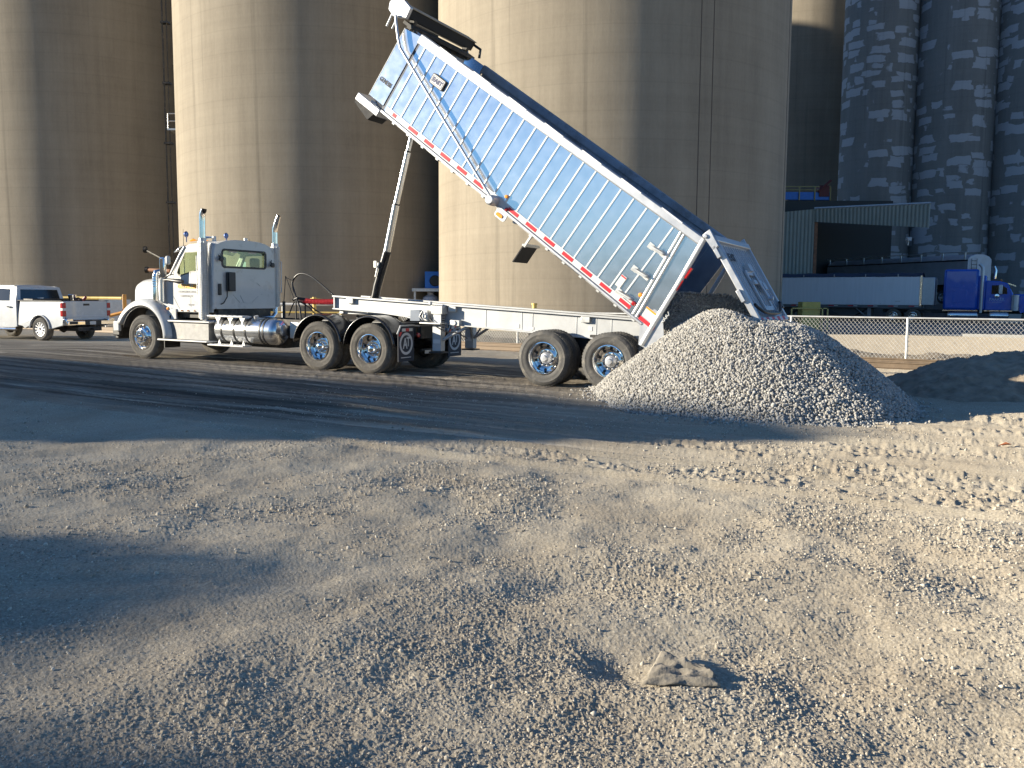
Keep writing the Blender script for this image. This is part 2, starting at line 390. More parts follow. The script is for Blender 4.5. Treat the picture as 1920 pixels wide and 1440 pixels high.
def build_ground():
    th = list(np.radians(np.arange(-37.5, 37.5001, .062)))
    th += list(np.radians(np.arange(41, 320, 4.0)))
    th = np.array(th); n = len(th)
    py = np.arange(790, 318, -1.0)              # one row per picture line, near to far
    r0 = HC*FPX*.5333/np.clip((py-298.7), 1, 1e9); r0 = r0[(r0 > 1.9)]
    rr = list(np.geomspace(.3, r0[0]*.97, 8))+list(r0)
    last = rr[-1]; rr += list(np.geomspace(last*1.012, 120, 90))+[150, 200, 300, 500, 900]
    rr = np.array(rr); k = len(rr)
    X = rr[:, None]*np.sin(th)[None]; Y = rr[:, None]*np.cos(th)[None]
    Z = ground_h(X, Y)
    vs = np.stack([X, Y, Z], -1).reshape(-1, 3)
    i, j = np.meshgrid(np.arange(k-1), np.arange(n), indexing='ij'); j2 = (j+1) % n
    q = np.stack([i*n+j, (i+1)*n+j, (i+1)*n+j2, i*n+j2], -1).reshape(-1, 4)
    q = q[:, ::-1]
    me = bpy.data.meshes.new('ground'); nv = len(vs)+1
    vs = np.vstack([vs, [0, 0, float(ground_h(np.array([0.]), np.array([0.]))[0])]])
    me.vertices.add(nv); me.vertices.foreach_set('co', vs.ravel())
    fan = np.array([[nv-1, jj, (jj+1) % n] for jj in range(n)])[:, ::-1]
    nl = q.size+fan.size; me.loops.add(nl); me.loops.foreach_set('vertex_index', np.concatenate([q.ravel(), fan.ravel()]))
    me.polygons.add(len(q)+len(fan))
    ls = np.concatenate([np.arange(len(q))*4, len(q)*4+np.arange(len(fan))*3])
    me.polygons.foreach_set('loop_start', ls)
    me.update(calc_edges=True); me.polygons.foreach_set('use_smooth', [True]*len(me.polygons))
    if sum(p.normal.z for p in list(me.polygons)[:50]) < 0: me.flip_normals()
    o = bpy.data.objects.new('ground', me); col.objects.link(o); tag(o, kind='structure')
    m = bpy.data.materials.new('yard_gravel'); N, L = nodes(m); b = N['Principled BSDF']
    b.inputs['Roughness'].default_value = .9; b.inputs['Specular IOR Level'].default_value = .25; b.inputs['Diffuse Roughness'].default_value = 1
    tc = N.new('ShaderNodeTexCoord')
    def nz(scale, rot=0, st=(1, 1, 1), det=6, rg=.6):
        mp = N.new('ShaderNodeMapping'); mp.inputs['Scale'].default_value = st; mp.vector_type = 'POINT'
        vr = N.new('ShaderNodeVectorRotate'); vr.rotation_type = 'Z_AXIS'; vr.inputs['Angle'].default_value = rot
        L.new(tc.outputs['Object'], vr.inputs['Vector']); L.new(vr.outputs[0], mp.inputs[0])
        t = N.new('ShaderNodeTexNoise'); t.inputs['Scale'].default_value = scale; t.inputs['Detail'].default_value = det; t.inputs['Roughness'].default_value = rg
        L.new(mp.outputs[0], t.inputs['Vector']); return t.outputs['Fac'], vr
    def ramp(fac, *els):
        r = N.new('ShaderNodeValToRGB'); e = r.color_ramp.elements
        e[0].position, e[0].color = els[0][0], (*els[0][1], 1); e[1].position, e[1].color = els[-1][0], (*els[-1][1], 1)
        for p, c in els[1:-1]: k_ = e.new(p); k_.color = (*c, 1)
        L.new(fac, r.inputs['Fac']); return r.outputs['Color']
    def mix(fac, a, b_, bt='MIX'):
        x = N.new('ShaderNodeMix'); x.data_type = 'RGBA'; x.blend_type = bt
        for key, v in (('Factor', fac), ('A', a), ('B', b_)):
            if isinstance(v, (int, float)): x.inputs[key].default_value = v
            elif isinstance(v, tuple): x.inputs[key].default_value = (*v, 1)
            else: L.new(v, x.inputs[key])
        return x.outputs['Result']
    def mrange(v, a, b_, c=0, d=1):
        x = N.new('ShaderNodeMapRange'); x.clamp = True
        for k_, z in zip(('From Min', 'From Max', 'To Min', 'To Max'), (a, b_, c, d)): x.inputs[k_].default_value = z
        L.new(v, x.inputs['Value']); return x.outputs[0]
    def mul(a, b_):
        x = N.new('ShaderNodeMath'); x.operation = 'MULTIPLY'; L.new(a, x.inputs[0]); L.new(b_, x.inputs[1]); return x.outputs[0]
    stone, _ = nz(55, det=4, rg=.75); blot, _ = nz(.9, det=7); fine, _ = nz(190, det=3)
    base = ramp(stone, (.28, (.215, .18, .132)), (.5, (.37, .322, .245)), (.74, (.64, .575, .45)))
    base = mix(mrange(blot, .4, .68), base, mix(1.0, base, (.78, .74, .70), 'MULTIPLY'))
    base = mix(mrange(fine, .35, .7, 0, .35), base, (.50, .45, .37))
    # packed mud of the driving lane
    vr = N.new('ShaderNodeVectorRotate'); vr.rotation_type = 'Z_AXIS'; vr.inputs['Angle'].default_value = R(31)
    L.new(tc.outputs['Object'], vr.inputs['Vector']); sp = N.new('ShaderNodeSeparateXYZ'); L.new(vr.outputs[0], sp.inputs[0])
    wob, _ = nz(.5, det=5); ad = N.new('ShaderNodeMath'); ad.operation = 'MULTIPLY_ADD'; L.new(wob, ad.inputs[0]); ad.inputs[1].default_value = 1.8; L.new(sp.outputs['Y'], ad.inputs[2])
    lane = mul(mrange(ad.outputs[0], 8.3, 9.3), mrange(ad.outputs[0], 20, 17))
    lx = mrange(sp.outputs['X'], -2, -9, .12, 1)
    trk, _ = nz(1.7, R(31), (.07, 2.2, 1), 9, .72)
    mud = ramp(trk, (.38, (.055, .045, .036)), (.48, (.13, .11, .088)), (.57, (.25, .215, .17)), (.66, (.50, .44, .35)))
    base = mix(mul(lane, lx), base, mud)
    # brown earth by the rails and along the bank
    vq = N.new('ShaderNodeVectorRotate'); vq.rotation_type = 'Z_AXIS'; vq.inputs['Angle'].default_value = R(32.4)
    L.new(tc.outputs['Object'], vq.inputs['Vector']); sq = N.new('ShaderNodeSeparateXYZ'); L.new(vq.outputs[0], sq.inputs[0])
    ad2 = N.new('ShaderNodeMath'); ad2.operation = 'MULTIPLY_ADD'; L.new(wob, ad2.inputs[0]); ad2.inputs[1].default_value = 1.5; L.new(sq.outputs['Y'], ad2.inputs[2])
    bank = mul(mrange(ad2.outputs[0], 25.9, 26.3), mrange(ad2.outputs[0], 28.2, 27.5))
    base = mix(bank, base, ramp(stone, (.35, (.10, .08, .06)), (.7, (.30, .25, .19))))
    beyond = mrange(ad2.outputs[0], 27.6, 28.6)
    base = mix(beyond, base, ramp(stone, (.35, (.22, .185, .135)), (.65, (.44, .375, .285))))
    L.new(base, b.inputs['Base Color'])
    wet = mul(mul(lane, lx), mrange(trk, .5, .36))
    w2, _ = nz(.9, R(31), (.22, 1.6, 1), 5, .6)
    L.new(mrange(mul(mul(lane, lx), mrange(w2, .56, .66)), 0, 1, .9, .22), b.inputs['Roughness'])
    bp = N.new('ShaderNodeBump'); bp.inputs['Strength'].default_value = .8; bp.inputs['Distance'].default_value = .008
    L.new(stone, bp.inputs['Height']); L.new(bp.outputs[0], b.inputs['Normal'])
    me.materials.append(m)
    return o
build_ground()

# ---------------------------------------------------------------- stones
ico = None
def ico_data():
    t = (1+5**.5)/2
    v = np.array([(-1,t,0),(1,t,0),(-1,-t,0),(1,-t,0),(0,-1,t),(0,1,t),(0,-1,-t),(0,1,-t),(t,0,-1),(t,0,1),(-t,0,-1),(-t,0,1)], float)
    v /= np.linalg.norm(v[0])
    f = np.array([(0,11,5),(0,5,1),(0,1,7),(0,7,10),(0,10,11),(1,5,9),(5,11,4),(11,10,2),(10,7,6),(7,1,8),(3,9,4),(3,4,2),(3,2,6),(3,6,8),(3,8,9),(4,9,5),(2,4,11),(6,2,10),(8,6,7),(9,8,1)])
    return v, f
def stone_mesh(name, P, rad, mats, squash=.75, mi=None):
    v, f = ico_data(); n = len(P)
    jit = 1+rng.uniform(-.28, .28, (n, 12, 1))
    V = v[None]*jit*np.stack([rng.uniform(.75, 1.25, n), rng.uniform(.75, 1.2, n), rng.uniform(squash*.7, squash*1.2, n)], -1)[:, None, :]
    q = rng.normal(size=(n, 4)); q /= np.linalg.norm(q, axis=1, keepdims=True); w, x, y, z = q.T
    Rm = np.stack([1-2*(y*y+z*z), 2*(x*y-z*w), 2*(x*z+y*w), 2*(x*y+z*w), 1-2*(x*x+z*z), 2*(y*z-x*w), 2*(x*z-y*w), 2*(y*z+x*w), 1-2*(x*x+y*y)], -1).reshape(n, 3, 3)
    V = np.einsum('nij,nkj->nki', Rm, V)*rad[:, None, None]+P[:, None, :]
    F = f[None]+(np.arange(n)*12)[:, None, None]
    me = bpy.data.meshes.new(name); me.vertices.add(n*12); me.vertices.foreach_set('co', V.ravel())
    me.loops.add(n*60); me.loops.foreach_set('vertex_index', F.ravel()); me.polygons.add(n*20)
    me.polygons.foreach_set('loop_start', np.arange(n*20)*3)
    for m in mats: me.materials.append(m)
    if mi is None: mi = rng.integers(0, len(mats), n)
    me.polygons.foreach_set('material_index', np.repeat(mi, 20))
    me.update(calc_edges=True)
    o = bpy.data.objects.new(name, me); col.objects.link(o); return o
SM = [mat('stone_a', (.45, .43, .39), .85, 0, .25, 20), mat('stone_b', (.39, .372, .338), .85, 0, .25, 20),
      mat('stone_c', (.51, .49, .45), .85, 0, .2, 20), mat('stone_d', (.35, .333, .305), .85, 0, .25, 20)]
DM = [mat('dust_stone_a', (.46, .41, .33), .9, 0, .25, 20), mat('dust_stone_b', (.36, .315, .25), .9, 0, .25, 20), mat('dust_stone_c', (.58, .53, .44), .9, 0, .2, 20)]
def pile_h(x, y):
    d = np.hypot((x-3.88)/2.52, (y-14.5)/3.6)
    wob = 1+.10*(fbm(x*.8, y*.8, 71, 3)-.5)
    h = 1.72*(1-np.abs(d*wob)**1.28); cap = 1.48-.22*sstep(3.4, 4.0, x); h = -np.log(np.exp(-h*9)+np.exp(-cap*9))/9
    tt = np.clip((x-3.2)/1.0, 0, 1); h2 = 2.0-.42*tt-1.2*np.hypot(x-(3.2+1.0*tt), y-15.8)
    h = np.maximum(h, np.minimum(h2, 1.70))
    h = h+.06*(fbm(x*2.2, y*2.2, 72, 3)-.5)
    foot = sstep(-.02, .25, h)
    return h*1.0+.0*foot
def build_pile():
    n = 88000
    x = rng.uniform(.6, 7.2, n); y = rng.uniform(10.4, 18.8, n); h = pile_h(x, y)
    g = gbase(x, y)
    k = h > g-.02; x, y, h = x[k], y[k], h[k]
    rad = rng.uniform(.012, .025, len(x))
    rad *= np.where(rng.random(len(x)) < .05, 1.35, 1)
    z = np.maximum(h, gbase(x, y)+.0)+rng.uniform(-.012, .016, len(x))
    # run-out of single stones round the foot
    n2 = 900; a = rng.uniform(0, 2*PI, n2); rr_ = 1+np.abs(rng.normal(0, .055, n2))
    x2 = 3.88+2.52*rr_*np.cos(a)*.985; y2 = 14.5+3.6*rr_*np.sin(a)*.985
    z2 = ground_h(x2, y2)+.008; r2_ = rng.uniform(.012, .028, n2)
    P = np.stack([np.concatenate([x, x2]), np.concatenate([y, y2]), np.concatenate([z, z2])], -1)
    o = stone_mesh('gravel_pile', P, np.concatenate([rad, r2_]), SM)
    # the heap under the top layer of stones
    gx = np.linspace(.6, 7.2, 120); gy = np.linspace(10.4, 19, 130); mb = MB()
    X, Y = np.meshgrid(gx, gy); H = pile_h(X, Y)-.03; H = np.where(H > gbase(X, Y)-.05, H, gbase(X, Y)-.25)
    mb.sheet([[(X[i, j], Y[i, j], H[i, j]) for j in range(len(gx))] for i in range(len(gy))])
    c = mb.build('gravel_core', SM[3], o, fixn=False)
    tag(o, 'pale grey crushed stone heap spilling out below the raised dump bed', 'gravel pile', kind='stuff')
build_pile()
def build_loose():
    n = 52000
    r = 2.0+rng.beta(1.1, 1.9, n)*14; a = np.radians(rng.uniform(-36, 36, n)); x = r*np.sin(a); y = r*np.cos(a)
    dens = fbm(x*1.25+4, y*1.25, 31, 3); k = rng.random(n) < np.clip(dens*2.6-.8, .05, 1); x, y, r = x[k], y[k], r[k]
    rad = rng.uniform(.0022, .0060, len(x))*(1+.75*sstep(3.5, 7.5, r))*(1+(rng.random(len(x)) < .05)*1.0)
    z = ground_h(x, y)+rad*.25
    o = stone_mesh('loose_stones', np.stack([x, y, z], -1), rad, DM)
    tag(o, 'small loose pale stones scattered over the whole dusty yard', 'loose gravel', kind='stuff')
build_loose()
def build_mound():
    gx = np.linspace(5.2, 16, 330); gy = np.linspace(12.9, 18.8, 200); X, Y = np.meshgrid(gx, gy)
    s = np.clip((X-8.2)/3.6, 0, 1); cy = 15.4+.0*X
    d = np.hypot((X-np.clip(X, 9.2, 12.5))/2.7, (Y-cy)/2.05)
    H = .74*(1-d**1.4)+.16*(fbm(X*1.3, Y*1.3, 81, 4)-.5)*(d < 1.3)+.10*(fbm(X*4.5, Y*4.5, 82, 4)-.5)
    wd, wr = worley(X*5, Y*5, 83); H = H+.09*np.clip(.5-wd, 0, 1)*(wr > .45)
    wd, wr = worley(X*13, Y*13, 84); H = H+.03*np.clip(.5-wd, 0, 1)
    H = np.where(d < 1.12, np.maximum(H, -.3), -.3)
    mb = MB().sheet([[(X[i, j], Y[i, j], H[i, j]) for j in range(len(gx))] for i in range(len(gy))])
    m = mat('dark_earth', (.27, .22, .165), .95, 0, .35, 5, bump=.6, bscale=30, dirt=(.27, .235, .18), dscale=7, dthr=.55)
    o = mb.build('dirt_mound', m, fixn=False)
    tag(o, 'dark lumpy brown earth mound right of the pale gravel heap', 'dirt pile', kind='stuff')
build_mound()

# ---------------------------------------------------------------- wheels
TYRE = [(.300,.030),(.318,.012),(.345,.004),(.352,.001),(.385,.0),(.430,.002),(.440,-.002),(.447,.002),(.470,.012),(.492,.026),(.503,.040),(.512,.050),
        (.515,.085),(.503,.087),(.503,.097),(.515,.099),(.516,.138),(.504,.140),(.504,.150),(.516,.152),(.515,.190),(.503,.192),(.503,.202),(.515,.204),
        (.512,.240),(.500,.255),(.470,.275),(.385,.288),(.318,.276),(.300,.255),(.290,.15)]
_w = {}
def wheel_meshes(kind):
    if kind in _w: return _w[kind]
    res = []
    sc = 1.0
    rub = M['rubberclean'] if kind == 'trailer' else M['rubber']
    if kind == 'pickup':
        prof = [(r*.80 if r > .33 else .262+(r-.3)*.8, t*.95) for r, t in TYRE]; R0 = .257
    else: prof = TYRE; R0 = .298
    mb = MB().lathe(prof, (0, 0, 0), (0, 1, 0), 64, close=True)
    RR = prof[12][0]
    for k in range(56):                                 # shoulder blocks
        a = 2*PI*k/56; c, s_ = C(a), S(a)
        for t0, t1 in ((.052*.95, .082), (.207, .237)):
            ex = Vector((c, 0, s_)); ta = Vector((-s_, 0, c)); p = ex*(RR+.003)
            o = [p+ta*(.018*i_)+Vector((0, t, 0))+ex*e for e in (-.01, .004) for t in (t0, t1) for i_ in (-1, 1)]
            mb.add(o, [(4,5,7,6),(0,1,5,4),(2,3,7,6),(0,4,6,2),(1,5,7,3)])
    me1 = ('tyre', mb, rub)
    rim = MB()
    if kind in ('drive', 'trailer'):
        rim.lathe([(R0-.01, .045),(R0+.006, .018),(R0+.004, .008),(R0-.008, .006),(R0-.018, .020),(R0-.022, .050),(R0-.034, .075),(R0-.036, .150),(R0-.05, .172),(.225, .180),(.19, .170),(.165, .150),(.155, .148),(.12, .148),(.0, .148)], (0,0,0), (0,1,0), 48)
        holes = [(.222, .026, 10, .172)]; nuts = (.142, .140, .026)
    elif kind == 'steer':
        rim.lathe([(R0-.01, .045),(R0+.006, .018),(R0+.004, .008),(R0-.01, .006),(R0-.02, .022),(R0-.03, .045),(.25, .030),(.22, -.005),(.19, -.030),(.16, -.036),(.12, -.036),(.0, -.036)], (0,0,0), (0,1,0), 48)
        holes = [(.222, .022, 10, -.010)]; nuts = (.142, -.040, -.060)
    else:
        rim.lathe([(R0-.01, .05),(R0+.004, .018),(R0-.006, .006),(R0-.022, .012),(R0-.03, .05),(R0-.035, .09),(.08, .03),(.07, .02),(.0, .018)], (0,0,0), (0,1,0), 40)
        holes = []; nuts = None
    for rr_, hr, nn, ty in holes:
        for k in range(nn):
            a = 2*PI*(k+.5)/nn; p = Vector((C(a)*rr_, ty, S(a)*rr_)); rim.m = 1
            rim.cyl(p-Vector((0, .006, 0)), p+Vector((0, .02, 0)), hr, seg=14); rim.m = 0
    if kind == 'pickup':
        rim.m = 0
        for k in range(6):
            a = 2*PI*k/6; ex = Vector((C(a), 0, S(a))); ta = Vector((-S(a), 0, C(a))); y0 = Vector((0, 1, 0))
            for sg in (-1, 1):
                b_ = ta*sg*.03; q = [ex*.05+b_*.6, ex*(R0-.02)+b_*2.1]; w_ = ta*.017
                vs = [q[0]-w_+y0*.012, q[0]+w_+y0*.012, q[1]+w_+y0*.004, q[1]-w_+y0*.004]
                vs += [v+y0*.05 for v in vs]
                rim.add(vs, [(0,1,2,3),(0,1,5,4),(1,2,6,5),(2,3,7,6),(3,0,4,7)])
            am = a+PI/6; p = Vector((C(am)*.165, .055, S(am)*.165)); rim.m = 1
            rim.cyl(p, p+Vector((0, .01, 0)), .062, seg=12); rim.m = 0
    hub = MB()
    if kind == 'drive':
        hub.lathe([(.0, .035),(.03, .037),(.055, .046),(.078, .065),(.09, .09),(.092, .15)], (0,0,0), (0,1,0), 32)
    elif kind == 'trailer':
        hub.lathe([(.0, .010),(.052, .012),(.058, .02),(.058, .07),(.078, .075),(.08, .10),(.105, .12),(.11, .15)], (0,0,0), (0,1,0), 32)
    elif kind == 'steer':
        hub.lathe([(.0, -.150),(.025, -.148),(.04, -.13),(.05, -.10),(.062, -.075),(.11, -.070),(.12, -.03)], (0,0,0), (0,1,0), 32)
    else:
        hub.lathe([(.0, .0),(.04, .002),(.05, .02)], (0,0,0), (0,1,0), 20)
    if nuts:
        for k in range(10):
            a = 2*PI*k/10; p = Vector((C(a)*nuts[0], 0, S(a)*nuts[0]))
            hub.tube([p+Vector((0, nuts[1]+.012, 0)), p+Vector((0, min(nuts[1], nuts[1]-.03), 0)), p+Vector((0, nuts[1]-.036, 0))], [.016, .015, .006], 8)
    for nm, b_, mt in (('tyre', mb, [rub]), ('rim', rim, [M['chrome'] if kind != 'pickup' else M['alumatte'], M['plasticdark']]), ('hub_cap', hub, [M['alumatte'] if kind == 'trailer' else M['chrome']])):
        o = b_.build(nm, mt); res.append(o.data); bpy.data.objects.remove(o)
    _w[kind] = res; return res
def wheel(parent, kind, x, y, z, near=True, dual=False, rot=0.):
    e = bpy.data.objects.new('wheel', None); col.objects.link(e); e.parent = parent; e.location = (x, y, z); e.empty_display_size = .1
    e.rotation_euler = (0, rot, 0 if near else PI)
    d = wheel_meshes(kind)
    for i, nm in enumerate(('tyre', 'rim', 'hub_cap')):
        o = bpy.data.objects.new(nm, d[i]); col.objects.link(o); o.parent = e
    if dual:
        o = bpy.data.objects.new('tyre', d[0]); col.objects.link(o); o.parent = e; o.location = (0, .62, 0); o.rotation_euler = (0, 0, PI)
    return e

# ================================================================ TRACTOR
TM = frame(TO, TYAW, TSL)
tr = thing('semi_tractor', 'white day cab semi tractor with twin chrome exhaust stacks and orange lettered door', 'semi truck', TM)
FR = M['frame']
def P(mb, name, mats, **k): return mb.build(name, mats, tr, **k)
cy = 1.20
# chassis
mb = MB()
for y in (.80, 1.62): mb.box((-.55, y, .76), (7.25, y+.08, 1.02))
for x in (.2, 1.6, 3.3, 4.6, 5.9, 7.1): mb.box((x, .88, .80), (x+.12, 1.62, .98))
mb.box((-.2, .45, .48), (.2, 2.05, .62))
for x in (5.30, 6.64):
    mb.cyl((x, .3, .52), (x, 2.2, .52), .075); mb.lathe([(.0, -.22), (.14, -.18), (.22, 0), (.14, .18), (0, .22)], (x, 1.25, .54), (0, 1, 0), 20)
    for y in (.74, 1.70): mb.box((x-.42, y, .52), (x+.42, y+.09, .64)); mb.cyl((x+.32, y+.02, .62), (x+.32, y+.02, .80), .11)
mb.box((.1, .9, .35), (3.6, 1.55, .78))
mb.box((2.4, .85, .60), (4.4, 1.7, .78))
P(mb, 'chassis_frame', FR, bevel=.006)
mb = MB().box((-1.12, .12, .42), (-.98, 2.35, .80)); mb.box((-1.12, .05, .50), (-.86, .14, .80)); mb.box((-1.12, 2.33, .50), (-.86, 2.42, .80))
P(mb, 'bumper', M['plasticdark'], bevel=.03)
# hood
def hood_ring(x, hw, zb, zt, n=4.2):
    ring = []
    for k in range(28):
        a = 2*PI*k/28; c, s_ = C(a), S(a); zm = (zb+zt)/2
        ring.append((x, cy+hw*math.copysign(abs(c)**(2/n), c), zm+(zt-zb)/2*math.copysign(abs(s_)**(2/n), s_)))
    return ring
mb = MB().loft([hood_ring(*a) for a in ((-.90,.56,1.0,1.62),(-.88,.66,.95,1.76),(-.82,.71,.92,1.84),(-.66,.75,.9,1.90),(-.3,.79,.9,1.935),(.1,.84,.95,1.96),(.45,.90,1.0,1.975),(.62,.93,1.05,1.98))])
hd = P(mb, 'hood', M['white'], smooth=60)
mb = MB().box((-.875, cy-.36, 1.02), (-.835, cy+.36, 1.5))
for k in range(7): mb.box((-.89, cy-.34, 1.05+k*.062), (-.872, cy+.34, 1.075+k*.062))
mb.build('grille', M['chrome'], hd, bevel=.004)
for sg in (-1, 1):
    mb = MB().lathe([(0, -.05), (.06, -.045), (.10, -.02), (.115, .02), (.115, .06)], (-.83, cy+sg*.72, 1.12), (1, 0, -.0), 20)
    P(mb, 'headlight', M['chrome'])
# fenders
for sg in (1, -1):
    f = (lambda y: y) if sg == 1 else (lambda y: 2*cy+.05-y)
    rings = []
    for k in range(25):
        a = R(160-(160+2)*k/24); c, s_ = C(a), S(a)
        prof = [(.71, .52), (.715, .02), (.735, -.03), (.80, -.03), (.865, .03), (.90, .16), (.93, .56)]
        fl = max(0, S(a))
        rings.append([(c*(r*1.02)*(1.03 if c < 0 else .98)-.0+(-.10 if c < 0 else 0)*abs(c)*max(0, 1-fl), f(y), .53+s_*r) for r, y in prof])
    mb = MB().sheet(rings); mb.sheet([[r[0], (r[0][0], r[0][1], r[0][2]+.001)] for r in rings])
    fd = P(mb, 'fender', M['white'], smooth=50, solid=.012)
    mb = MB().sheet([[(.695*C(R(165-170*k/20)), f(y), .53+.695*S(R(165-170*k/20))) for y in (-.0, .3, .6)] for k in range(21)]); mb.build('arch_liner', M['plasticdark'], fd, solid=.01)
    MB().box((-1.0, min(f(-.02), f(.06)), .62), (-.80, max(f(-.02), f(.06)), .86)).build('fender_corner', M['white'], fd, bevel=.02)
    # skirt behind the arch
    pl = MB().plate([(.52, 1.22), (.98, 1.20), (.98, .96), (.66, .93), (.70, .62), (.56, .60), (.50, .8)], lambda u, v, w: (u, f(.16)+w, v), -.02, .02)
    pl.build('fender_skirt', M['white'], fd, bevel=.008)
    mb = MB(); mb.lathe([(0, -.02), (.035, -.015), (.045, .0)], (-.78, f(.12), 1.12), (-1, 0, 0), 12)
    P(mb, 'turn_lamp', M['amber'])
mb = MB().box((.70, .02, .28), (.72, .48, .66)); P(mb, 'front_mud_flap', M['plasticdark'])
# cab
def side(sg):
    def f(u, v, w):
        y = .19+max(0, v-1.9)*.07+w
        return (u, y if sg == 1 else 2*cy-y, v)
    return f
cab_out = [(2.10, 1.14), (2.12, 1.6), (2.13, 2.60), (2.06, 2.72), (1.36, 2.70), (1.16, 2.62), (1.08, 2.54), (.74, 2.02), (.60, 1.97), (.46, 1.93), (.44, 1.38), (.66, 1.14)]
win = [(1.20, 2.53), (.98, 2.13), (.95, 2.03), (1.02, 1.96), (1.18, 1.98), (1.45, 2.05), (1.88, 2.07), (1.90, 2.50), (1.84, 2.55)]
cab = None
mb = MB()
for sg in (1, -1): mb.plate(cab_out, side(sg), 0, .045, [win])
rearf = lambda u, v, w: (2.105+w, u, v)
top = [(2.20-.06*0, 1.22)]
out = [(.27, 1.22), (2.15, 1.22), (2.20, 1.30), (2.19, 2.0), (2.14, 2.52), (2.06, 2.66), (1.88, 2.75), (1.55, 2.81), (1.2, 2.83), (.85, 2.81), (.5, 2.76), (.32, 2.69), (.24, 2.58), (.21, 2.0), (.20, 1.30)]
rwin = rrect(.46, 2.19, 1.86, 2.58, .07)
mb.plate(out, rearf, 0, .05, [rwin])
for sg in (1, -1):
    ys = [.215, .212, .235, .30]; zs = [1.22, 2.0, 2.55, 2.70]
    mb.tube([(2.115, y if sg == 1 else 2*cy-y, z) for y, z in zip(ys, zs)], .042, 10)
    mb.tube([(1.20, .25 if sg == 1 else 2*cy-.25, 2.64), (1.05, .235 if sg == 1 else 2*cy-.235, 2.44), (.74, .22 if sg == 1 else 2*cy-.22, 1.98)], .04, 10)
# roof
g = []
for i in range(13):
    x = 1.10+(2.15-1.10)*i/12; row = []
    for j in range(21):
        s_ = -1+2*j/20; zz = 2.66+.165*(1-abs(s_)**3.2)-.11*max(0, (1.45-x)/.35)**2
        row.append((x, cy+.955*s_, zz))
    g.append(row)
lo = [[(p[0], p[1], min(p[2]-.04, 2.70)) for p in row] for row in g]
mb.sheet(g); mb.sheet(lo)
mb.sheet([g[0], lo[0]]); mb.sheet([g[-1], lo[-1]]); mb.sheet([[r[0] for r in g], [r[0] for r in lo]]); mb.sheet([[r[-1] for r in g], [r[-1] for r in lo]])
# cowl and firewall
mb.plate([(.30, 1.0), (2.10, 1.0), (2.10, 1.97), (.30, 1.97)], lambda u, v, w: (.56+w, u, v), 0, .04)
mb.box((.56, .26, 1.93), (.80, 2.14, 1.985))
cab = P(mb, 'cab', M['white'], smooth=40, bevel=.008)
MB().plate([(.26, 1.99), (2.14, 1.99), (2.12, 2.62), (.28, 2.62)], lambda u, v, w: (.74+(v-1.99)*.70+w, u, v), 0, .006).build('windshield', M['glass'], cab)
MB().plate(rwin, rearf, .012, .018).build('rear_window', M['glass'], cab)
for sg in (1, -1): MB().plate(win, side(sg), .02, .026).build('door_window', M['glass'], cab)
mb = MB(); mb.plate(rrect(.435, 2.165, 1.885, 2.605, .09), rearf, .051, .062, [rrect(.48, 2.21, 1.84, 2.56, .06)]); mb.build('window_seal', M['plasticdark'], cab)
mb = MB()
for sg in (1, -1):
    inner = [(1.22, 2.505), (1.01, 2.12), (.985, 2.04), (1.04, 1.99), (1.18, 2.01), (1.45, 2.08), (1.85, 2.10), (1.87, 2.47), (1.82, 2.52)]
    mb.plate(win, side(sg), -.004, .0, [inner])
mb.build('window_trim', M['plasticdark'], cab)
# door seams, floor, embossed ribs
mb = MB()
for sg in (1, -1):
    f = side(sg); pth = [(1.93, 1.2), (1.93, 2.6), (1.2, 2.6), (.86, 2.04), (.84, 1.5), (1.05, 1.2), (1.93, 1.2)]
    mb.tube([f(u, v, -.001) for u, v in pth], .006, 6); mb.tube([f(1.42, 1.25, -.001), f(1.42, 2.04, -.001)], .004, 6)
mb.build('door_seam', M['greyink'], cab)
mb = MB()
for z, y0, y1 in ((2.10, .35, 2.05), (1.99, .80, 1.85), (1.84, .85, 1.55), (1.60, .85, 1.30), (1.56, 1.7, 2.05)): mb.box((2.153, y0, z), (2.162, y1, z+.014))
for a_, b_ in (((1.55, 1.845), (1.66, 1.77)), ((.78, 1.54), (.98, 1.38)), ((1.0, 1.54), (1.12, 1.36)), ((1.6, 1.52), (1.38, 1.36)), ((.98, 1.37), (1.38, 1.36))):
    mb.tube([(2.156, a_[0], a_[1]), (2.156, b_[0], b_[1])], .007, 6)
mb.build('pressed_rib', M['white'], cab)
mb = MB().box((.62, .3, 1.0), (2.08, 2.1, 1.16)); mb.box((2.0, .35, 1.10), (2.12, 2.05, 1.24)); mb.box((1.9, .55, 1.02), (2.1, 1.9, 1.14))
P(mb, 'cab_floor', FR)
for y0 in (.42, 1.52):
    mb = MB().box((1.35, y0, 1.3), (1.85, y0+.5, 1.60)); mb.box((1.78, y0+.02, 1.55), (1.92, y0+.48, 2.22)); mb.box((1.84, y0+.1, 2.2), (1.94, y0+.40, 2.44))
    P(mb, 'seat', M['fabricdark'], bevel=.05)
mb = MB().box((.62, .3, 1.70), (.95, 2.1, 2.0)); mb.tube([(1.20+.10*C(a)*.5, .68+.22*S(a), 2.02+.20*C(a)*.6) for a in [2*PI*k/20 for k in range(21)]], .014, 6)
mb.cyl((1.0, .68, 1.9), (1.2, .68, 2.02), .03); P(mb, 'steering_wheel', M['fabricdark'])
